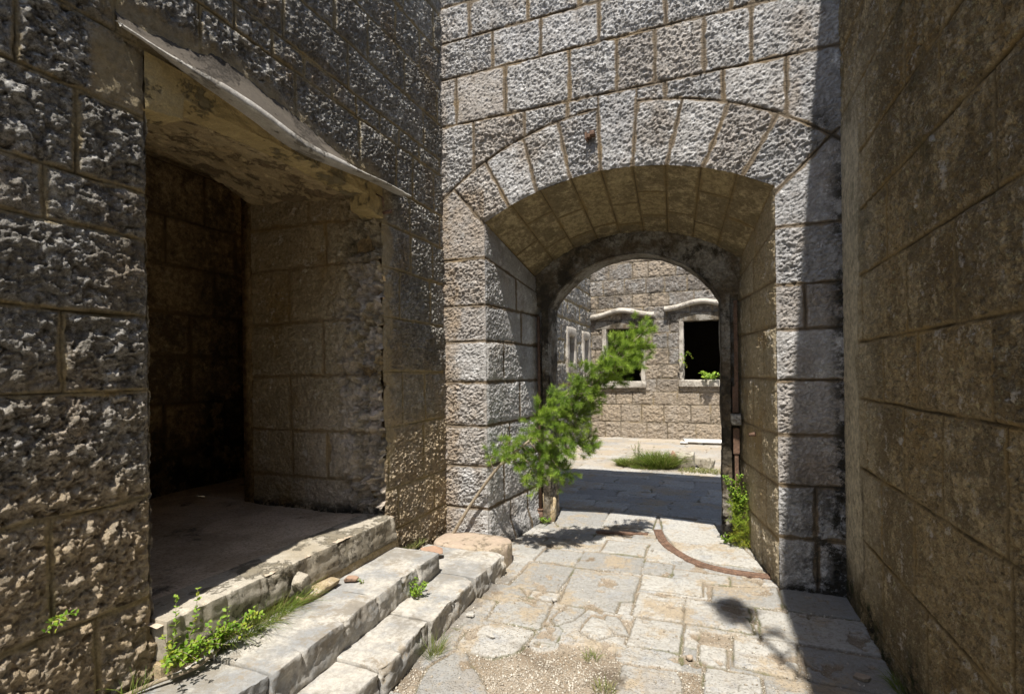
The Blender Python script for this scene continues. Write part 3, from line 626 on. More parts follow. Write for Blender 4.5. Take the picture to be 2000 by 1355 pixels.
def window(i, a, b, c, d):
    # frame pieces (broken on the near window), sill, hood, dark room behind
    for j, xx in enumerate((a-.10, b)):
        V, F = rough_box((xx, xx+.10, YF-.03, YF+.28, c, d), .012, .03, .008, .05, i*3+1+j); mk('window_jamb', V, F, M_trim, cw)
    V, F = rough_box((a-.12, b+.12, YF-.09, YF+.3, c-.15, c+.004), .012, .03, .006, .03, i+4); s = mk('window_sill', V, F, M_trim, cw)
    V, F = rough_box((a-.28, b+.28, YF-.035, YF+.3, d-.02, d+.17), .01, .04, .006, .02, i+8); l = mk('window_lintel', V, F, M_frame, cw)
    x = axis((a-.42, b+.32, .02)); m = (a+b)/2-.05; hw = (b-a)/2+.37; t = np.abs((x-m)/hw)
    z = d+.27+.12*(.5+.5*np.cos(np.clip(t, 0, 1)*math.pi))**1.2-.02*t
    k = np.stack([st3(x, YF+.02+0*x, z-.03), st3(x, YF-.13+0*x, z-.03), st3(x, YF-.16+0*x, z-.02), st3(x, YF-.16+0*x, z+.05), st3(x, YF-.13+0*x, z+.06), st3(x, YF+.02+0*x, z+.10)])
    n = len(x); FF = gridF(6, n); caps = np.array([[0, n, 4*n, 5*n], [n, 2*n, 3*n, 4*n]]); FF = np.vstack([FF, caps[:, ::-1], caps+n-1])
    h = mk('window_hood', k.reshape(-1,3), FF, M_trim, cw, smooth=False)
for i, wv in enumerate(WIN): window(i, *wv)
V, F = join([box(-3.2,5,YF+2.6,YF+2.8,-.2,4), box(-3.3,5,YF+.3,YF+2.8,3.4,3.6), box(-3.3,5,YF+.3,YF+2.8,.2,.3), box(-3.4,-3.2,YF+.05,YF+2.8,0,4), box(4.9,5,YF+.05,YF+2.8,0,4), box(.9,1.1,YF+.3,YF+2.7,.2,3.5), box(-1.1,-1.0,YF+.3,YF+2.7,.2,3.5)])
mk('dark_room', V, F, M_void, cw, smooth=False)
V, F = box(-3.2, 5, YF+.02, YF+.6, TOP-.3, TOP); mk('wall_top', V, F, M_far, cw, smooth=False)
# side wall with two slit windows
sw = thing('slit_window_wall', 'dark rough stone courtyard wall with two narrow framed slit windows, left beyond the arch', 'wall', (XS, 9, 0))
SL = [(10.36,10.82,1.80,2.36), (11.75,12.18,1.62,2.36)]
def sd_slit(U, V):
    o = np.full(U.shape, 9.)
    for a, b, c, d in SL: o = np.minimum(o, np.maximum(np.maximum(a-U, U-b), np.maximum(c-V, V-d)))
    return o
def h_side(U, V):
    dv, du, idd = courses(U, V, [-.5,0,.45,.9,1.35,1.8,2.25,2.7,3.1,3.5,3.9,4.4,4.9,5.4,5.9], {}, 5, 13.5, .5, 81)
    h, mo, b, g = relief(U, V, dv, du, idd, rock_coarse(U, V), .03, .02, .02, gw=.015)
    return h, mo, b, g, 0*U
sheet('wall_face', axis((5.5,9.3,.06),(9.3,12.6,.022)), axis((-.3,0,.1),(0,3.9,.022),(3.9,TOP,.1)), lambda U, V, h: st3(XS+h, U, V), h_side, M_left, sw, sd=sd_slit, cell=.022)
for i, (a, b, c, d) in enumerate(SL):
    p = join([rough_box((XS-.2, XS+.06, a-.16, a, c-.1, d+.12), .01, .04, .004, .02, 60+i), rough_box((XS-.2, XS+.06, b, b+.16, c-.1, d+.12), .01, .04, .004, .02, 62+i),
              rough_box((XS-.2, XS+.064, a-.15, b+.15, d, d+.2), .06, .03, .004, .02, 64+i), rough_box((XS-.2, XS+.064, a-.16, b+.16, c-.22, c), .01, .04, .004, .02, 66+i)])
    mk('window_frame', *p, M_trim, sw)
V, F = join([box(XS-1.2, XS-.02, 9.3, 9.5, 1, 3.2), box(XS-1.3, XS-1.2, 9.3, 12.7, 1, 3.2), box(XS-1.2, XS-.02, 12.3, 12.7, 1, 3.2), box(XS-1.3, XS-.02, 9.3, 12.7, 2.9, 3.0), box(XS-1.3, XS-.02, 9.3, 12.7, 1.2, 1.3), box(XS-1.5, XS-.02, 5.6, YF, TOP-.3, TOP)])
mk('wall_core', V, F, M_room, sw, smooth=False)
SLABS = [[[-1.44,3.6],[-1.075,3.6],[-1.075,4.1],[-1.44,4.1]],[[-1.24,3.455],[-1.045,3.455],[-1.045,3.56],[-1.24,3.56]],[[-1.055,4.09],[-0.55,4.075],[-0.54,3.64],[-0.63,3.61],[-0.625,3.43],[-1.0,3.45]],[[-1.07,4.135],[-0.56,4.135],[-0.56,4.5],[-1.07,4.5]],[[-1.42,4.15],[-1.09,4.15],[-1.09,4.46],[-1.42,4.46]],[[-0.93,4.54],[-0.57,4.54],[-0.57,4.87],[-0.93,4.87]],[[-0.54,4.18],[-0.32,4.18],[-0.32,4.43],[-0.54,4.43]],[[-0.515,3.87],[-0.09,3.87],[-0.09,4.13],[-0.515,4.13]],[[-0.5,3.43],[-0.205,3.43],[-0.205,3.79],[-0.5,3.79]],[[-0.3,4.15],[0.1,4.15],[0.1,4.33],[-0.3,4.33]],[[-0.18,3.43],[0.21,3.43],[0.21,3.79],[-0.18,3.79]],[[-0.01,3.83],[0.43,3.85],[0.42,4.2],[0,4.09]],[[0.27,3.4],[0.44,3.4],[0.44,3.8],[0.27,3.8]],[[0.105,3.03],[0.37,3.0],[0.42,3.16],[0.43,3.37],[0.11,3.36]],[[-0.075,2.98],[0.05,2.98],[0.05,3.18],[-0.075,3.18]],[[-1.42,3.42],[-1.06,3.41],[-1.03,3.05],[-1.38,3.06]],[[-1.455,2.874],[-1.268,3.033],[-1.05,3.003],[-1.06,2.771],[-1.102,2.71],[-1.177,2.654],[-1.28,2.661],[-1.407,2.691]],[[-0.938,3.41],[-0.818,3.411],[-0.864,3.234],[-0.942,3.131],[-0.986,3.191]],[[-0.751,3.314],[-0.658,3.289],[-0.634,3.206],[-0.577,3.122],[-0.672,3.03],[-0.771,3.103]],[[-0.664,3.365],[-0.595,3.37],[-0.496,3.168],[-0.565,3.144],[-0.643,3.257]],[[-0.475,3.05],[-0.195,3.05],[-0.195,3.39],[-0.475,3.39]],[[-0.465,2.5],[-0.17,2.52],[-0.17,2.77],[-0.2,2.85],[-0.465,2.83]],[[-0.045,2.62],[0.21,2.62],[0.21,2.95],[-0.045,2.95]],[[0.46,3.02],[0.86,3.02],[0.86,3.36],[0.46,3.36]],[[0.57,3.41],[0.87,3.41],[0.87,3.8],[0.57,3.8]],[[0.45,3.41],[0.555,3.41],[0.555,3.82],[0.45,3.82]],[[0.455,3.85],[0.87,3.85],[0.87,4.2],[0.455,4.2]],[[-1.624,3.593],[-1.381,3.596],[-1.27,3.478],[-1.399,3.334],[-1.551,3.328]],[[-1.457,2.44],[-1.379,2.686],[-1.102,2.38],[-1.057,2.327],[-1.332,2.226],[-1.401,2.201]],[[-1.66,5.86],[-1.115,5.86],[-1.09,5.28],[-1.5,5.14],[-1.64,5.4]],[[-1.085,5.33],[-0.59,5.33],[-0.59,5.86],[-1.085,5.86]],[[-0.552,5.846],[-0.006,5.751],[0.08,5.248],[0.24,5.014],[0.373,4.568],[0.002,4.568],[-0.262,4.687],[-0.45,5.248]]]
CLUMPS = [(-1.691,4.165,0.922,0.072),(-1.818,4.197,0.862,0.059),(-1.647,4.201,0.968,0.063),(-1.616,4.255,0.803,0.082),(-1.521,4.281,0.704,0.068),(-1.387,4.2,1.199,0.093),(-1.402,4.186,1.103,0.079),(-1.469,4.336,0.957,0.091),(-1.403,4.235,0.848,0.098),(-1.404,4.23,0.689,0.08),(-1.324,4.401,0.794,0.092),(-1.234,4.316,0.732,0.072),(-1.237,4.389,0.637,0.045),(-1.332,4.295,1.286,0.09),(-1.235,4.35,1.378,0.081),(-1.102,4.283,1.413,0.097),(-1.097,4.381,1.284,0.099),(-1.201,4.403,1.185,0.091),(-1.075,4.363,1.192,0.089),(-1.118,4.397,1.057,0.072),(-1.002,4.41,1.426,0.089),(-0.974,4.295,1.57,0.078),(-0.914,4.447,1.487,0.081),(-0.939,4.408,1.364,0.062),(-0.882,4.363,1.643,0.079),(-0.779,4.333,1.671,0.095),(-0.797,4.496,1.566,0.081),(-0.751,4.428,1.8,0.088),(-0.684,4.492,1.72,0.089),(-0.657,4.531,1.846,0.089),(-0.594,4.512,1.781,0.08),(-0.581,4.557,1.925,0.071),(-0.587,4.45,1.687,0.061),(-0.502,4.551,1.97,0.044),(-1.092,4.344,0.94,0.071),(-1.019,4.459,0.94,0.072),(-0.973,4.458,0.96,0.045),(-1.165,4.258,0.949,0.07),(-1.273,4.241,1.039,0.088)]

# ================================================================== GROUND
def poly_sd(U, V, P):
    P = np.array(P); n = len(P); d = np.full(U.shape, 1e9); ins = np.zeros(U.shape, bool)
    for i in range(n):
        a = P[i]; b = P[(i+1) % n]; e = b-a; wx = U-a[0]; wy = V-a[1]
        t = np.clip((wx*e[0]+wy*e[1])/(e@e+1e-12), 0, 1); d = np.minimum(d, (wx-t*e[0])**2+(wy-t*e[1])**2)
        c = ((a[1] <= V) & (b[1] > V)) | ((b[1] <= V) & (a[1] > V))
        ins ^= c & (U < a[0]+(V-a[1])/(b[1]-a[1]+1e-12)*e[0])
    d = np.sqrt(d); return np.where(ins, d, -d)
def slab_field(U, V):
    """(distance inside the nearest slab, slab number): negative between slabs"""
    wu = U+.005*gn(U/.12, V/.12, 201)+.002*gn(U/.03, V/.03, 202); wv = V+.005*gn(U/.12, V/.12, 203)+.003*gn(U/.03, V/.03, 204)
    d = np.full(U.shape, -9.); k = np.zeros(U.shape)
    for i, P in enumerate(SLABS):
        P = np.array(P); m = (U > P[:,0].min()-.1) & (U < P[:,0].max()+.1) & (V > P[:,1].min()-.1) & (V < P[:,1].max()+.1)
        if not m.any(): continue
        s = poly_sd(wu[m], wv[m], P); q = s > d[m]; dm = d[m]; km = k[m]; dm[q] = s[q]; km[q] = i*7+3; d[m] = dm; k[m] = km
    # smaller broken pieces between the drawn slabs
    av, au, idd = courses(U, V, list(np.arange(1., 6.2, .235)), {}, -3, 3, .33, 303, .012); dw = np.minimum(av, au)-.004; bare = fbm(U/.45, V/.4, 3, 251)*.5+ss(3.1, 2.6, V)*ss(-.1, -.35, U)*ss(-1.5, -1.1, U)*.95
    m = (d < -.024) & (hashf(idd, 31) > .12) & (bare < .5) & (V > 1.2) & (V < 5.87) & (np.abs(U) < 3); dw = np.minimum(dw, -d-.020); d = np.where(m & (dw > d), dw, d); k = np.where(m, idd+1200, k)
    # regular paving further in and in the courtyard, and outside the drawn area
    m = (V > 5.87) | (V < 2.2) | (U > .9) | (U < -2.3)
    rb = np.random.RandomState(3); beds = list(5.88+np.cumsum(rb.uniform(.22, .46, 22))-.3) ; beds = list(np.arange(2.2-.42*14, 2.3, .42)) + beds; heads = {}
    dv, du, idd = courses(U[m], V[m], beds, heads, -9, 9, .55, 91, .035)
    d2 = np.minimum(dv, du)-.008; d2 = np.where((V[m] < 5.89) & (V[m] > 2.19), -.02, d2)
    q = d2 > d[m]; dm = d[m]; km = k[m]; dm[q] = d2[q]; km[q] = idd[q]+400; d[m] = dm; k[m] = km
    return d, k
def ground_h(U, V):
    d, k = slab_field(U, V); b = hashf(k, 5)
    er = fbm(U/.22, V/.22, 4, 210); dd = d+.013-.010*np.maximum(0, er)*2.0
    sl = ss(-.003, .006, dd); sl = sl*ss(.62, .48, er*(V < 4.6))
    sand = ss(.2, .55, fbm(U/.5+3, V/.5, 4, 215))*(V < 3.6)*.8; 
    h = sl*(.012+.006*(b-.5)+.0022*fbm(U/.06, V/.06, 5, 220, .6)+.006*gn(U/.5, V/.5, 7)-.004*np.exp(-np.maximum(dd, 0)/.012)) + (1-sl)*(.006*fbm(U/.10, V/.10, 4, 230)+.003*billow(U/.02, V/.02, 3, 235))
    cl = np.abs(fbm(U/.35, V/.25, 3, 240)); ck = ss(.02, .004, cl)*sl*ss(0, .3, gn(U/.6, V/.6, 241)); h = h-.004*ck-.007*np.exp(-(dd/.008)**2)*(d > -.1)
    g = np.maximum(np.exp(-((dd)/.006)**2)*.8*(d > -.05), ck*.8)
    return h, sl*(1-.35*sand), b, np.clip(g, 0, 1)
us = axis((-60,-6,6),(-6,-2.6,.1),(-2.6,1.0,.0072),(1.0,6,.25),(6,60,6)); vs = axis((-60,-4,6),(-4,1.4,.1),(1.4,5.9,.0072),(5.9,13,.024),(13,80,6))
U, V = np.meshgrid(us, vs, indexing='ij'); h, sl, b, g = ground_h(U, V)
h = h*((np.abs(U) < 6) & (V > -4) & (V < 13))
tag(mk('ground', st3(U, V, h-.012).reshape(-1,3), gridF(len(us), len(vs)), M_ground, attrs=dict(slab=sl.ravel(), blk=b.ravel(), groove=g.ravel(), court=ss(8.3, 8.6, V).ravel(), damp=np.clip(1.1*ss(.16, .02, np.hypot((U+.53)*1.3, (V-2.68)*.9)+.05*fbm(U/.06, V/.06, 3, 8))+.7*ss(.08, .0, np.abs(V-(2.75-(U+1.)*.55))+.05*fbm(U/.1, V/.1, 3, 9))*ss(-1.15,-1.0,U)*ss(-.75,-.85,U)+.55*ss(.10,.02,U+1.56+.06*fbm(U/.1,V/.15,3,12))*ss(2.,2.2,V)*ss(3.9,3.7,V), 0, .85).ravel())), None, None, None, 'structure')

def ico():
    t = (1+5**.5)/2; v = np.array([(-1,t,0),(1,t,0),(-1,-t,0),(1,-t,0),(0,-1,t),(0,1,t),(0,-1,-t),(0,1,-t),(t,0,-1),(t,0,1),(-t,0,-1),(-t,0,1)], float); v /= np.linalg.norm(v[0])
    f = np.array([(0,11,5),(0,5,1),(0,1,7),(0,7,10),(0,10,11),(1,5,9),(5,11,4),(11,10,2),(10,7,6),(7,1,8),(3,9,4),(3,4,2),(3,2,6),(3,6,8),(3,8,9),(4,9,5),(2,4,11),(6,2,10),(8,6,7),(9,8,1)])
    return v, f
def rots(n, rs):
    q = rs.normal(size=(n, 4)); q /= np.linalg.norm(q, axis=1, keepdims=True); w_, x, y, z = q.T
    return np.stack([1-2*(y*y+z*z),2*(x*y-z*w_),2*(x*z+y*w_),2*(x*y+z*w_),1-2*(x*x+z*z),2*(y*z-x*w_),2*(x*z-y*w_),2*(y*z+x*w_),1-2*(x*x+y*y)],1).reshape(n,3,3)
def gravel():
    rs = np.random.RandomState(4); v, f = ico()
    n = 130000; X = rs.uniform(-1.75, .80, n); Y = 1.9+rs.uniform(0, 1, n)**1.3*3.1
    d, k = slab_field(X, Y); dens = ss(-.0, -.012, d)*.5+.03
    dens = dens*(.2+1.6*ss(-.1, .4, fbm(X/.3, Y/.3, 4, 215))+.8*ss(3.1, 2.7, Y))
    dens = dens*np.where(Y > 3.9, .35, 1.); keep = rs.rand(n) < dens*.8
    X, Y = X[keep], Y[keep]; n = len(X)
    s = .0018+.0055*rs.rand(n)**3.2; sc = rs.uniform(.5, 1.3, (n, 1, 3)); R = rots(n, rs)
    P = np.einsum('nij,nvj->nvi', R, v[None]*sc*s[:, None, None]*(1+.25*rs.uniform(-1, 1, (n, 12, 1))))
    hh = ground_h(X, Y)[0]-.012
    P += np.stack([X, Y, hh+s*.45], 1)[:, None]
    F = (f[None]+np.arange(n)[:, None, None]*12).reshape(-1, 3)
    tag(mk('gravel', P.reshape(-1,3), F, M_chip, attrs=dict(tint=np.repeat(rs.rand(n)**1.2, 12)), smooth=False), 'fine pale gravel lying in the worn joints and bare dirt of the paving', 'gravel', None, 'stuff')
gravel()

# ================================================================== STEPS, SILL, PAD, BRICKS
def slab_step(name, label, loc, segs, xb, z0, z1, mat=M_step, seed=0, group='stone steps below the doorway'):
    t = thing(name, label, 'step', loc, group)
    for i, (ya, yb, xf, xf2, dz) in enumerate(segs):
        V, F = rough_box((xb, max(xf, xf2), ya+.003, yb-.003, z0, z1), .005, .010, .0018, .012, seed+i*5, 9.)
        t_ = (V[:,1]-ya)/(yb-ya); xm = xf*(1-t_)+xf2*t_; k = np.clip((V[:,0]-xb)/(max(xf, xf2)-xb), 0, 1)
        V[:,0] += k*(xm-max(xf, xf2))
        k2 = ss(.8, 1., k); V[:,0] += k2*(.012*fbm(V[:,1]/.30, V[:,2]/.12, 5, seed+i)+.004*facet(V[:,1], V[:,2]*1.2, .15, seed+i)+.0025*facet(V[:,1], V[:,2], .03, seed+i+3))
        fr = np.maximum(xm-V[:,0], 0); ed = np.maximum(0, 1-np.hypot(fr, np.maximum(z1-V[:,2], 0)*.8)/.075); cr = ss(.1, .6, fbm(V[:,1]/.16, 0*k, 4, seed+i+7))
        V[:,0] -= ed*cr*.038*(1+.7*facet(V[:,1], V[:,2], .05, 9)); V[:,2] -= ed*cr*.022
        V[:,2] += dz*(V[:,2] > z0+.03)+ .004*gn(V[:,0]/.2, V[:,1]/.2, seed)
        mk('slab', V, F, mat, t)
    return t
slab_step('stone_step', 'upper worn limestone step with a broken front edge, right below the door sill', (-2.05, 2.3, .15), [(2.50,3.27,-1.84,-1.86,0),(1.70,2.50,-1.80,-1.83,.004),(.6,1.70,-1.86,-1.83,-.012)], -2.27, .13, .302, seed=100)
slab_step('stone_step', 'lower broken limestone step resting on the paving, with grass at its foot', (-1.95, 2.3, 0), [(3.28,3.80,-1.57,-1.555,.002),(2.62,3.28,-1.55,-1.58,0),(2.12,2.62,-1.53,-1.57,-.006),(.6,2.12,-1.53,-1.55,-.02)], -2.27, -.05, .152, seed=140)
for i, (ya, yb) in enumerate([(DY0+.01, 2.22), (2.22, 2.72), (2.72, DY1+.02)]):
    V, F = rough_box((-2.50, -2.222, ya, yb, .355, .537), .006, .010, .002, .02, 160+i*3, 10.)
    k2 = V[:,0] > -2.26; V[:,0] += k2*(.007*fbm(V[:,1]/.25, V[:,2]/.1, 4, 7+i))
    ed = np.maximum(0, 1-np.hypot(np.maximum(-2.222-V[:,0], 0), np.maximum(.537-V[:,2], 0)*.7)/.09)*ss(0, .5, fbm(V[:,1]/.2, 0*V[:,1], 4, 77+i)); V[:,0] -= ed*.026*(1+.4*facet(V[:,1], V[:,2], .08, 5)); V[:,2] -= ed*.02
    mk('door_sill', V, F, M_sill, lw)
V, F = rough_box((-2.4, -2.235, DY0-.01, DY1+.06, .10, .352), .01, .02, .006, .02, 171); mk('sill_footing', V, F, M_jamb, lw)
def pad():
    n = 64; a = np.linspace(0, 2*math.pi, n, endpoint=False); rs = []
    cx, cy = -1.93, 3.97
    outl = []
    for t in a:
        x = cx+.34*np.sign(math.cos(t))*abs(math.cos(t))**.55; y = cy+.20*np.sign(math.sin(t))*abs(math.sin(t))**.7
        outl.append((x+.006*gn(t*4, 1., 3), y+.006*gn(t*4, 5., 3)))
    outl = np.array(outl); P = []
    for r, z in [(1.,-.02),(1.,.12),(.985,.152),(.95,.166),(.7,.170),(.45,.172),(.2,.170),(.01,.171)]:
        q = (outl-[cx, cy])*r+[cx, cy]; P.append(st3(q[:,0], q[:,1], z+.004*fbm(q[:,0]/.06, q[:,1]/.06, 3, 3)))
    P = np.array(P); R = len(P); F = []
    for i in range(R-1):
        for j in range(n): F.append((i*n+j, i*n+(j+1) % n, (i+1)*n+(j+1) % n, (i+1)*n+j))
    tag(mk('cement_pad', P.reshape(-1,3), F, M_pad, org=(cx, cy, 0)), 'pink rounded cement pad in the corner behind the lower step', 'cement pad')
pad()
def stone(name, label, cat, c, size, rz=0, tilt=0, mat=M_step, seed=0, chip=.03, group=None, res=.006):
    sx, sy, sz = size; V, F = rough_box((-sx/2, sx/2, -sy/2, sy/2, -sz/2, sz/2), min(size)*.12, max(res, min(size)/8), min(size)*.07, chip*min(size)*12, seed, 1.2/min(size)*.8)
    V[:, 0] *= 1+.25*V[:, 1]/sy; V[:, 2] *= 1-.3*V[:, 0]/sx
    R = np.array((Matrix.Rotation(rz, 3, 'Z') @ Matrix.Rotation(tilt, 3, 'X'))); pr = np.random.RandomState(seed+900)
    for _ in range(9):
        nn = pr.normal(size=3)/np.array(size)*min(size); nn /= np.linalg.norm(nn); dd = np.abs(nn*np.array(size)/2).sum()*pr.uniform(.55, .8); e_ = np.maximum(0, V@nn-dd); V = V-e_[:, None]*nn
    V = V@R.T+np.array(c)
    return tag(mk(name, V, F, mat, org=c, smooth=False), label, cat, group)
stone('roof_tile_shard', 'curved terracotta tile shard wedged between the upper step and the pink pad', 'tile', (-2.05, 3.50, .215), (.16, .10, .03), .7, .35, M_brick, 5)
stone('brick_fragment', 'small pinkish brick fragment lying on the upper step near the sill', 'brick', (-2.12, 2.62, .322), (.09, .045, .032), .5, .1, M_brick, 6)
stone('sill_stone', 'rough wedge of stone leaning against the chipped sill front', 'stone', (-2.19, 2.27, .40), (.06, .10, .12), .2, .3, M_sill, 7)
stone('flat_stone', 'flat grey stone block tucked between the sill and the upper step', 'stone', (-2.18, 2.40, .33), (.08, .30, .05), .05, .05, M_jamb, 8)
stone('foot_rubble', 'pale broken stone block at the foot of the left frame jamb', 'stone', (-1.645, 5.30, .12), (.14, .16, .30), .2, 0, M_jamb, 9, .05)
stone('stone_chip', 'small white square chip by the foot of the lower step', 'stone chip', (-1.50, 3.03, .012), (.055, .035, .02), .3, 0, M_hood, 10)
stone('stone_chip', 'tan rounded pebble alone in the gravel near the bottom middle', 'stone chip', (-.133, 2.995, .012), (.035, .03, .022), .3, 0, M_pad, 11)
stone('stone_chip', 'white chip in the crossing of paving joints right of the lower step', 'stone chip', (-1.045, 3.445, .008), (.035, .03, .015), .6, 0, M_hood, 12)
stone('stone_chip', 'flat white splinter on the big slab beside the lower step', 'stone chip', (-1.27, 2.84, .008), (.07, .03, .014), -.3, 0, M_hood, 13)
stone('stone_chip', 'flat tan flake on shaded paving near the right wall', 'stone chip', (.70, 3.11, .008), (.075, .05, .02), -.3, 0, M_pad, 14)
# courtyard rubble and the white board
for i, (x, y, s, lab) in enumerate([(-.45, 8.95, .46, 'largest pale rubble block at the courtyard edge'), (-1.05, 9.05, .34, 'grey rubble stone between the two courtyard weed clumps'), (-.12, 9.0, .32, 'rightmost rubble stone near the gate frame'), (-1.25, 9.35, .28, 'leftmost low rubble stone in the courtyard')]):
    stone('rubble_stone', lab, 'stone', (x, y, s*.22), (s, s*.7, s*.55), i*1.1, .2, M_sill if i != 1 else M_step, 30+i, .02, 'rubble in the courtyard', .015)
stone('brick_fragment', 'orange brick fragment standing on end among the courtyard rubble', 'brick', (-.62, 8.85, .14), (.07, .14, .26), .4, .5, M_brick, 41, res=.012)
def board():
    V, F = box(-.62, .9, 11.75, 12.05, .035, .075); V[[0,4],0] += .08; V[:,2] += .02*(V[:,1] > 11.9)
    V2, F2 = box(-.66, -.50, 11.70, 11.92, .03, .04); V3, F3 = box(-.3, -.2, 11.8, 12, -.01, .035); V4, F4 = box(.6, .7, 11.8, 12, -.01, .035)
    tag(mk('white_board', *join([(V,F),(V2,F2),(V3,F3),(V4,F4)]), M_white, org=(0, 11.9, .05), smooth=False), 'long white board lying on the courtyard paving before the far wall', 'board')
board()

# ================================================================== IRON
def tube(path, rad, n=10, closed_caps=True):
    path = np.array(path, float); m = len(path); rad = np.broadcast_to(rad, (m,)); P = []
    T = np.gradient(path, axis=0); T /= np.linalg.norm(T, axis=1, keepdims=True); ref = np.array([0,0,1.]) if abs(T[0,2]) < .8 else np.array([1.,0,0])
    A = None
    for i in range(m):
        a = np.cross(T[i], ref) if A is None else A-T[i]*(A@T[i]); a /= np.linalg.norm(a); A = a; b = np.cross(T[i], a)
        P.append([path[i]+rad[i]*(math.cos(t)*a+math.sin(t)*b) for t in np.linspace(0, 2*math.pi, n, endpoint=False)])
    F = []
    for i in range(m-1):
        for j in range(n): F.append((i*n+j, (i+1)*n+j, (i+1)*n+(j+1) % n, i*n+(j+1) % n))
    for k in range(n//2-1):
        F.append((k, k+1, n-2-k, n-1-k)); o = (m-1)*n; F.append((o+n-1-k, o+n-2-k, o+k+1, o+k))
    return np.array(P).reshape(-1, 3), np.array(F)
def smooth_path(pts, n=12):
    p = np.array(pts, float); t = np.arange(len(p)); T = np.linspace(0, len(p)-1, (len(p)-1)*n+1); out = []
    for x in T:
        i = min(int(x), len(p)-2); f = x-i; p0 = p[max(i-1,0)]; p1 = p[i]; p2 = p[i+1]; p3 = p[min(i+2,len(p)-1)]
        out.append(.5*((2*p1)+(-p0+p2)*f+(2*p0-5*p1+4*p2-p3)*f*f+(-p0+3*p1-3*p2+p3)*f**3))
    return np.array(out)
def rail():
    c = smooth_path([(-.525,5.32,0),(-.44,4.98,0),(-.315,4.73,0),(-.15,4.53,0),(.02,4.435,0),(.206,4.40,0),(.42,4.40,0)]); T = np.gradient(c, axis=0); T /= np.linalg.norm(T, axis=1, keepdims=True); Nn = np.stack([-T[:,1], T[:,0], 0*T[:,0]], 1); hw = .042
    prof = [(-1,-.01),(-1,.007),(-.93,.010),(-.15,.010),(-.1,.006),(.1,.006),(.15,.010),(.93,.010),(1,.007),(1,-.01)]
    P = np.stack([c+Nn*a*hw+np.array([0,0,z+.001])+st3(0*T[:,0],0*T[:,0],.0012*fbm(c[:,0]/.03, c[:,1]/.03+a, 3, 6)) for a, z in prof]); n = len(c)
    cap = np.array([[0, 2*n, 7*n, 9*n]]); F = np.vstack([gridF(len(prof), n), cap, cap[:, ::-1]+n-1])
    tag(mk('curved_gate_rail', P.reshape(-1,3), F[:, ::-1], M_rust, org=(0,4.5,0)), 'flat rusty iron rail curving across the paving towards the right jamb', 'rail')
rail()
V, F = rough_box((-1.10,-.60,5.09,5.15,-.01,.008), .003, .01, .001, .0, 3); V[:,1] += .18*(V[:,0]+.85)
tag(mk('rail_stub', V, F, M_rust, org=(-.85,5.12,0)), 'short straight rusty rail piece under the tip of the tree shadow', 'rail')
p = join([tube([(-1.725,5.205,-.02),(-1.725,5.205,.13)], .030, 12), tube([(-1.725,5.205,.13),(-1.725,5.205,.145)], [.034,.033], 12), tube([(-1.725,5.205,.14),(-1.725,5.215,.6),(-1.725,5.22,1.2),(-1.725,5.225,2.2)], .017, 10)])
tag(mk('iron_gate_post', *p, M_rust, org=(-1.725,5.205,0)), 'slim rusty iron post in a thick socket beside the left frame jamb', 'post')
def hinge_post():
    t = thing('iron_hinge_post', 'rusty iron hinge post fixed in the rebate of the right frame jamb', 'post', (.21, 5.22, 0))
    parts = [rough_box((.180,.235,5.19,5.24,.82,1.06), .004, .012, .0015, 0, 1), rough_box((.190,.225,5.20,5.235,.02,.82), .004, .015, .0012, 0, 2), rough_box((.196,.230,5.21,5.24,1.20,2.25), .004, .02, .0012, 0, 3), rough_box((.178,.20,5.205,5.23,1.2,1.45), .004, .02, .0012, 0, 4)]
    mk('post_bar', *join(parts), M_rust, t)
    mk('stone_block', *rough_box((.160,.252,5.12,5.27,1.09,1.19), .006, .01, .003, .02, 8), M_hood, t)
hinge_post()
tag(mk('iron_peg', *tube([(.40,4.80,1.06),(.335,4.79,1.055),(.29,4.785,1.048)], [.017,.019,.012], 8), M_rust, org=(.36,4.8,1.06)), 'short rusty peg sticking out of the right reveal', 'peg')
p = join([rough_box((-.945,-.925,4.12,4.19,3.50,3.56), .004, .01, .003, .01, 2), rough_box((-.93,-.90,4.14,4.19,3.52,3.55), .004, .01, .003, .01, 3), rough_box((-.905,-.865,4.12,4.19,3.53,3.56), .004, .01, .003, .01, 4)])
tag(mk('iron_bracket_stub', *p, M_rust, org=(-.905,4.16,3.54)), 'small rusty iron bracket stub set in an arch voussoir', 'bracket')
p = join([tube([(XL+.02,3.16,2.93),(XL+.07,3.17,2.90),(XL+.075,3.175,2.83)], .006, 6), tube([(XL+.03,3.23,2.81),(XL+.10,3.235,2.815)], [.012,.016], 8)])
tag(mk('iron_hook', *p, M_rust, org=(XL+.04,3.2,2.85)), 'small iron hook below the right end of the door moulding', 'hook')

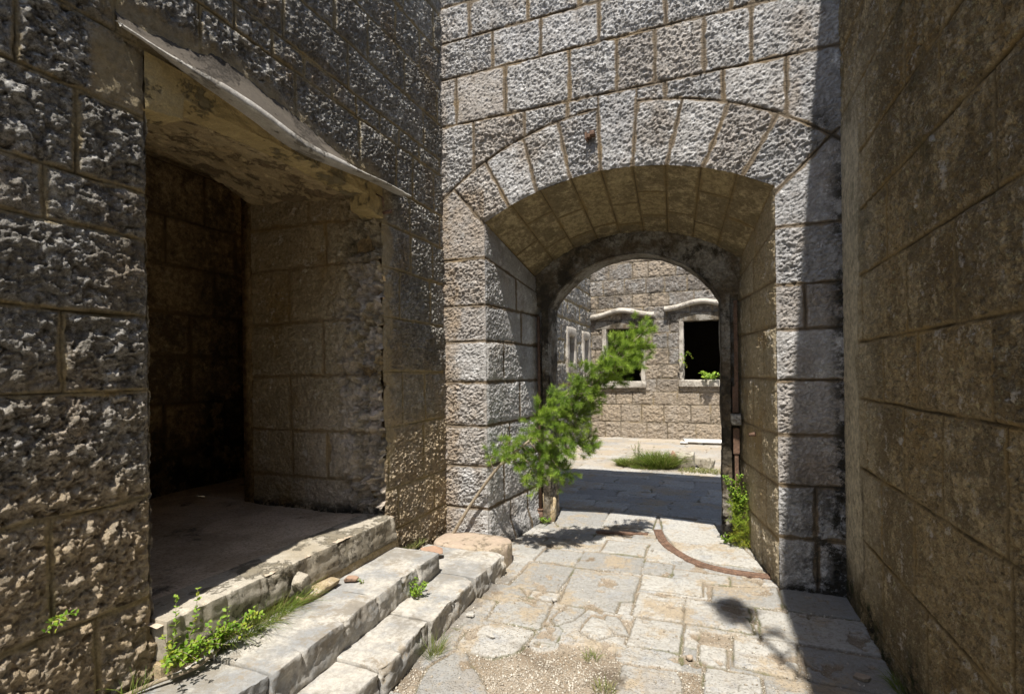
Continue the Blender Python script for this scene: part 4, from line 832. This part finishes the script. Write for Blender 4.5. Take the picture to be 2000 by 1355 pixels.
# ================================================================== PLANTS
def needles(C, R, n, L, W, rs, axisv=None, bias=.0, droop=0.):
    """n thin needles in tufts round the clump centre"""
    nt_ = max(1, n//26); tc = rs.normal(size=(nt_, 3)); tc /= np.linalg.norm(tc, axis=1, keepdims=True); tc *= (rs.rand(nt_, 1)**.45)*R*np.array([1.05,.9,.95])
    tdir = tc/np.maximum(np.linalg.norm(tc, axis=1, keepdims=True), 1e-6)+rs.normal(size=(nt_,3))*.5+(np.array(axisv)*.6 if axisv is not None else 0)+np.array([0,0,bias])
    tdir /= np.linalg.norm(tdir, axis=1, keepdims=True)
    k = np.repeat(np.arange(nt_), 26); m = len(k); base = tc[k]+tdir[k]*rs.uniform(-.5,.5,(m,1))*.05
    d = tdir[k]*.9+rs.normal(size=(m,3))*.55; d /= np.linalg.norm(d, axis=1, keepdims=True)
    l = L*rs.uniform(.6,1.15,(m,1)); s = np.cross(d, rs.normal(size=(m,3))); s /= np.linalg.norm(s, axis=1, keepdims=True)
    b = base+np.array(C); tip = b+d*l; tip[:,2] -= droop*l[:,0]
    P = np.stack([b-s*W*.5, b+s*W*.5, tip+s*W*.2, tip-s*W*.2], 1)
    tint = np.repeat(np.clip(.5+.25*rs.normal(size=nt_), 0, 1)[k]*.7+.3*rs.rand(m), 4)
    return P.reshape(-1,3), tint
def quads(n): return np.arange(n*4).reshape(n, 4)
def pine():
    rs = np.random.RandomState(8)
    t = thing('leaning_pine', 'young green pine growing out of the wall corner and leaning right across the archway', 'pine tree', (-2.25, 4.08, .1))
    main = smooth_path([(-2.27,4.09,.02),(-2.12,4.09,.26),(-1.98,4.115,.48),(-1.74,4.14,.79),(-1.5,4.23,1.0),(-1.22,4.33,1.24),(-.95,4.4,1.5),(-.72,4.45,1.76),(-.5,4.52,1.97)], 5); n = len(main)
    parts = [tube(main, np.linspace(.017, .004, n), 8)]
    for c in CLUMPS:
        c0 = np.array(c[:3]); d = np.linalg.norm(main-c0, axis=1); i = int(np.argmin(d+.25*np.maximum(0, main[:,0]-c0[0]+.12)*4)); 
        mid = (main[i]+c0)/2+rs.normal(size=3)*.015; parts.append(tube(smooth_path([main[i], mid, c0], 4), np.linspace(.006, .002, 9), 5))
    Ps, T, Dr = [], [], []; tw = []
    for i, c in enumerate(CLUMPS):
        dry = .8 if i in (18, 19) else (.3 if rs.rand() < .2 else 0.); c0 = np.array(c[:3]); Rr = c[3]
        for j in range(int(15*(Rr/.085)**1.5)+4):
            a = c0+rs.normal(size=3)*Rr*.5; d = (a-c0)/Rr*.8+rs.normal(size=3)*.45+np.array([.35, -.05, .28]); d /= np.linalg.norm(d); Ls = Rr*rs.uniform(.55, 1.05); n = int(170*Ls/.08)
            f = rs.rand(n, 1)**.8; q = a+d*Ls*f; ax2 = np.cross(d, rs.normal(size=(n, 3))); ax2 /= np.linalg.norm(ax2, axis=1, keepdims=True)
            nd = d*(.55+.5*f)+ax2*(1.25-.45*f); nd /= np.linalg.norm(nd, axis=1, keepdims=True); l = rs.uniform(.026, .052, (n, 1)); s_ = np.cross(nd, rs.normal(size=(n, 3))); s_ /= np.linalg.norm(s_, axis=1, keepdims=True)
            W = .0018; tip = q+nd*l; Ps.append(np.stack([q-s_*W*.5, q+s_*W*.5, tip+s_*W*.2, tip-s_*W*.2], 1).reshape(-1, 3))
            tb = rs.uniform(.0, .65); T.append(np.repeat(np.clip(tb+.45*f[:, 0]**2+.15*rs.rand(n), 0, 1), 4)); Dr.append(np.repeat((dry if rs.rand() < .7 else dry*.3)*(1-.6*f[:, 0])*rs.rand(n), 4))
            tw.append(tube(np.stack([a-d*.03, a+d*Ls*.5, a+d*Ls]), [.0022, .0016, .001], 4))
    mk('trunk', *join(parts+tw), M_bark, t, org=(-2.25,4.08,.1))
    P = np.vstack(Ps); mk('needles', P, quads(len(P)//4), M_pine, t, org=(-2.25,4.08,.1), attrs=dict(tint=np.concatenate(T), dry=np.concatenate(Dr)), smooth=False)
pine()
def leaf(base, d, up_, L, Wd, fold=.25, rs=None):
    """a pointed oval leaf, folded along the midrib: 6 quads"""
    d = d/np.linalg.norm(d); s = np.cross(d, up_); s /= max(np.linalg.norm(s), 1e-6); u_ = np.cross(s, d)
    V = []
    for f, w_, dr in ((0,.08,0),(.3,.85,.02),(.65,.8,-.02),(1,.06,-.12)):
        c = base+d*L*f+u_*dr*L
        V += [c-s*w_*Wd*.5+u_*fold*Wd*w_*.5, c, c+s*w_*Wd*.5+u_*fold*Wd*w_*.5]
    F = []
    for i in range(3):
        for j in range(2): F.append((i*3+j, i*3+j+1, i*3+j+4, i*3+j+3))
    return V, F
def leafy(name, label, cat, org, stems, L, W, dens, seed, mat=None, dry=.1, group=None, extra=None, spread=.9, stemr=.0016):
    """stems: list of point lists; leaves in pairs along them"""
    rs = np.random.RandomState(seed); t = thing(name, label, cat, org, group); Vs, Fs, T, D = [], [], [], []; o = 0; sp = []
    for st in stems:
        p = smooth_path(st, 6); sp.append(tube(p, np.linspace(stemr, stemr*.5, len(p)), 5)); seg = np.linalg.norm(np.diff(p, axis=0), axis=1).sum(); n = max(3, int(seg*dens))
        for j in range(n):
            f = (.12+.88*(j+rs.rand()*.5)/n); x = f*(len(p)-1); i = min(int(x), len(p)-2); b = p[i]+(p[i+1]-p[i])*(x-i); tan = p[i+1]-p[i]; tan /= np.linalg.norm(tan)
            for k in range(2):
                a = j*2.1+k*math.pi+rs.rand()*.6; q = np.cross(tan, [.3,.2,1.] if abs(tan[2]) < .9 else [1,0,0.]); q /= np.linalg.norm(q); r_ = np.cross(tan, q)
                d = q*math.cos(a)+r_*math.sin(a)+tan*.4+rs.normal(size=3)*.2+np.array([0,0,.25]); sc = (.6+.6*rs.rand())*(1.1-.45*f)
                V, F = leaf(b+rs.normal(size=3)*.002, d, np.array([rs.normal()*.4, -.35+rs.normal()*.3, 1.]), L*sc*spread, W*sc, .3)
                Vs += V; Fs += [[q_+o for q_ in ff] for ff in F]; o += 12; T += [rs.rand()]*12; D += [dry if rs.rand() < .2 else 0.]*12
    if extra is not None:
        P, tt, dd = extra; Vs = np.vstack([np.array(Vs), P]); Fs = np.vstack([np.array(Fs), quads(len(P)//4)+o]); T = np.concatenate([T, tt]); D = np.concatenate([D, dd])
    mk('stem', *join(sp), M_bark, t, org=org); mk('leaves', Vs, np.array(Fs), mat or M_leaf, t, org=org, attrs=dict(tint=T, dry=D), smooth=False)
    return t
def bush_stems(org, n, h, spreadv, seed, lean=(0,0)):
    rs = np.random.RandomState(seed); out = []
    for i in range(n):
        a = rs.rand()*6.28; r_ = spreadv*rs.rand()**.5; hh = h*(.5+.5*rs.rand()); b = np.array(org)+[r_*.35*math.cos(a), r_*.35*math.sin(a), 0]
        e = np.array(org)+[r_*math.cos(a)+lean[0]*hh, r_*math.sin(a)+lean[1]*hh, hh]; out.append([b, (b+e)/2+np.array([0,0,.12*hh])+rs.normal(size=3)*.01, e])
    return out
# tall weed in front of the right frame jamb
def right_weed():
    rs = np.random.RandomState(31); Ps, T, D = [], [], []
    for i in range(44):
        z = .03+.42*rs.rand(); c = (.155+.13*rs.rand()+.02*(z < .2), 5.0+.08*rs.rand(), z)
        P, tt = needles(c, .05, 300, .020, .0016, rs, None, .1); Ps.append(P); T.append(np.clip(tt+.25, 0, 1)); D.append(np.full(len(tt), 1. if z < .2 and rs.rand() < .6 else .3)*rs.rand(len(tt)//4).repeat(4))
    stems = []
    for (x, z) in [(.085,.655),(.12,.64),(.16,.62),(.20,.66),(.245,.67),(.26,.60),(.225,.56),(.19,.52),(.265,.47),(.24,.43),(.28,.49),(.15,.55),(.10,.60),(.22,.50),(.29,.46)]:
        stems.append([(.2+.04*rs.normal(), 5.06, max(.05, z-.3)), ((.2+x)/2+.02*rs.normal(), 5.03, z-.1), (x, 5.0+.03*rs.normal(), z)])
    stems += [[(.12,5.1,.0),(.11,5.08,.06),(.10,5.04,.12)],[(.14,5.1,.0),(.14,5.06,.05),(.15,5.0,.09)],[(.12,5.1,.0),(.08,5.08,.05),(.07,5.06,.08)]]
    leafy('tall_weed', 'tall leafy weed with mossy brown base, growing against the right frame jamb', 'weed', (.2, 5.05, 0), stems, .032, .022, 62, 5, extra=(np.vstack(Ps), np.concatenate(T), np.concatenate(D)))
right_weed()
leafy('small_weed', 'small low weed at the foot of the left frame jamb by the iron post', 'weed', (-1.66, 5.18, 0), bush_stems((-1.66,5.16,.01), 9, .07, .08, 3), .024, .018, 90, 6)
# yellow-green weeds on the steps at the left
rs_ = np.random.RandomState(2)
st_ = [[(-2.2,1.52,.36),(-2.19,1.54,.50),(-2.19,1.545,.655)],[(-2.2,1.57,.37),(-2.18,1.62,.5),(-2.18,1.64,.645)],[(-2.2,1.5,.36),(-2.16,1.49,.42),(-2.15,1.46,.53)]]
st_ += [[(-2.19,1.5+.45*u_, .32),(-2.15,1.50+.45*u_+.02*rs_.normal(),.38+.05*rs_.rand()),(-2.10+.05*rs_.normal(),1.5+.48*u_+.03*rs_.normal(),.37+.16*rs_.rand())] for u_ in rs_.rand(26)]
leafy('leafy_weed', 'bright yellow-green leafy weed with two tall sprigs, between the door sill and the upper step', 'weed', (-2.2, 1.6, .32), st_, .034, .020, 52, 7, dry=.5)
leafy('leafy_weed', 'small round-leaved weed growing from the crack between the two stone steps', 'weed', (-1.83, 2.87, .15), bush_stems((-1.82,2.87,.155), 16, .10, .10, 5, (.2,0)), .020, .017, 85, 8)
leafy('wall_sprig', 'tiny yellow-green sprig growing out of a joint in the dark wall, lower left', 'sprig', (-2.29, 1.15, .70), [[(-2.31,1.16,.70),(-2.25,1.15,.712),(-2.21,1.12,.70)],[(-2.31,1.16,.70),(-2.25,1.17,.72),(-2.22,1.19,.725)],[(-2.31,1.16,.70),(-2.26,1.13,.70),(-2.24,1.10,.69)]], .026, .014, 60, 9, dry=.4)
leafy('step_sprig', 'tiny green sprig beside the brick fragment on the upper step', 'sprig', (-2.05, 2.66, .30), bush_stems((-2.04,2.63,.302), 4, .03, .03, 15), .014, .009, 120, 19)
leafy('window_fern', 'small bright plant on the sill of the right courtyard window', 'plant', (-.05, 12.45, 1.38), bush_stems((-.05,12.44,1.38), 14, .22, .24, 6), .09, .055, 22, 10)
leafy('window_fern', 'small drooping plant rooted at the left edge of the right courtyard window', 'plant', (-.58, 12.45, 1.8), [[(-.62,12.5,1.8),(-.5,12.42,2.02),(-.4,12.4,1.86)],[(-.62,12.5,1.75),(-.62,12.4,1.9),(-.66,12.38,2.0)],[(-.62,12.5,1.7),(-.58,12.4,1.78),(-.52,12.4,1.66)],[(-.62,12.5,1.72),(-.68,12.4,1.85),(-.70,12.4,1.78)]], .06, .03, 26, 11, dry=1.)
def grass(name, label, cat, org, n, h, spreadv, seed, lean=(0,0,0), W=.0026, ell=(1,1), group=None, dry=.35, droop=.5):
    rs = np.random.RandomState(seed); a = rs.rand(n)*6.283; r_ = rs.rand(n)**.5
    b = np.stack([r_*np.cos(a)*ell[0]*spreadv, r_*np.sin(a)*ell[1]*spreadv, 0*a], 1)+np.array(org)
    d = np.stack([np.cos(a)*.45*r_, np.sin(a)*.45*r_, np.ones(n)], 1)+rs.normal(size=(n,3))*[.25,.25,.1]+np.array(lean); d /= np.linalg.norm(d, axis=1, keepdims=True)
    L = h*(.45+.7*rs.rand(n))[:, None]; s = np.cross(d, rs.normal(size=(n,3))); s /= np.linalg.norm(s, axis=1, keepdims=True)
    hd = d*[1,1,0]; rows = []
    for f, w_ in ((0,1),(.33,.85),(.66,.6),(1,.12)):
        c = b+d*L*f+hd*L*droop*f*f-np.array([0,0,1])*L*droop*.7*f*f*f; rows.append((c-s*W*w_/2, c+s*W*w_/2))
    P = np.stack([q for r in rows for q in r], 1); F = np.array([(0,1,3,2),(2,3,5,4),(4,5,7,6)])[None]+np.arange(n)[:, None, None]*8
    dr = (rs.rand(n) < dry)*rs.rand(n); P = np.maximum(P, np.array([-1e9,-1e9,0.])); 
    return tag(mk(name, P.reshape(-1,3), F.reshape(-1,4), M_grass, org=org, attrs=dict(tint=np.repeat(rs.rand(n), 8), dry=np.repeat(dr, 8)), smooth=False), label, cat, group)
grass('grass_tuft', 'long arching green grass tuft growing along the base of the door sill', 'grass', (-2.19, 2.02, .30), 620, .20, .30, 1, (.45,-.1,0), .0024, (.10,1), dry=.25)
grass('grass_tuft', 'thin green grass tuft at the foot of the lower step', 'grass', (-1.49, 2.55, 0), 130, .15, .07, 2, (.12,.0,0), .0022, (.5,1), droop=.25)
grass('grass_tuft', 'small dark green grass tuft in the dirt at the bottom middle', 'grass', (-.64, 2.82, 0), 90, .06, .045, 3, (0,0,0), .0022)
grass('grass_tuft', 'yellowish grass tuft at the bottom edge of the paving, below the damp hollow', 'grass', (-.52, 2.56, 0), 120, .06, .055, 4, (0,0,0), .0022, dry=.8)
grass('grass_tuft', 'few blades of grass at the lower left corner, under the dark wall', 'grass', (-2.22, 1.38, .30), 30, .16, .05, 5, (0,0,0), .0024)
grass('grass_tuft', 'short grass where the dark wall meets the pink cement pad', 'grass', (-2.26, 3.55, .2), 110, .08, .16, 6, (.2,0,0), .0022, (.2,1), dry=.7)
grass('grass_tuft', 'green grass tuft at the bottom of the shaded right wall', 'grass', (.85, 3.06, 0), 120, .10, .09, 14, (-.3,0,0), .0026, (.3,1))
for i, (x, y, n, h_, s, lb, dy) in enumerate([(-1.33, 8.75, 900, .22, .17, 'low mossy green grass patch at the left end of the courtyard rubble', .4), (-.82, 8.74, 1900, .42, .24, 'dense green weed clump at the middle of the courtyard rubble', .25), (-.1, 8.62, 700, .09, .42, 'thin yellowish grass strip along the shadow edge, right of the courtyard weeds', .9), (-1.05, 8.62, 400, .10, .22, 'short shaded grass between the two courtyard weed clumps', .4)]):
    grass('grass_clump', lb, 'grass', (x, y, 0), n, h_, s, 50+i, (0,0,0), .006, (1,.45), 'grass in the courtyard', dy)
leafy('dry_weed', 'thin dark upright weed between the courtyard rubble stones', 'weed', (-1.16, 8.8, 0), bush_stems((-1.16,8.8,0), 9, .42, .14, 61), .035, .014, 34, 61, M_grass, dry=.8, stemr=.004)
# plant on top of the right wall: its shadow falls on the paving
def top_plant():
    rs = np.random.RandomState(77); t = thing('wall_top_plant', 'bushy plant on a long stem leaning out from the top of the shaded wall', 'plant', (.9, .25, TOP))
    p = smooth_path([(.95,.15,TOP-.02),(.84,.26,TOP+.02),(.72,.50,TOP+.10),(.60,.72,TOP+.2),(.565,.80,TOP+.26)], 6)
    q = smooth_path([(.78,.36,TOP+.05),(.86,.52,TOP+.08),(.80,.62,TOP+.10)], 4)
    mk('stem', *join([tube(p, np.linspace(.022,.014,len(p)), 7), tube(q, .014, 6)]), M_bark, t, org=(.9,.25,TOP))
    Ps, T = [], []
    for i in range(16):
        c = np.array([.565,.80,TOP+.28])+rs.normal(size=3)*[.05,.05,.04]; P, tt = needles(c, .07, 500, .06, .005, rs); Ps.append(P); T.append(tt)
    for i in range(3):
        P, tt = needles(np.array([.80,.64,TOP+.10])+rs.normal(size=3)*.02, .05, 200, .04, .004, rs); Ps.append(P); T.append(tt)
    P = np.vstack(Ps); mk('leaves', P, quads(len(P)//4), M_grass, t, org=(.9,.25,TOP), attrs=dict(tint=np.concatenate(T), dry=np.zeros(len(P))), smooth=False)
top_plant()
p = tube(smooth_path([(-2.27,1.30,.30),(-2.20,1.46,.315),(-2.13,1.58,.325),(-2.16,1.72,.33)], 5), .009, 7)
tag(mk('dead_stick', *p, M_bark, org=(-2.2,1.46,.31)), 'bare grey stick lying on the upper step under the leafy weed, lower left', 'stick')
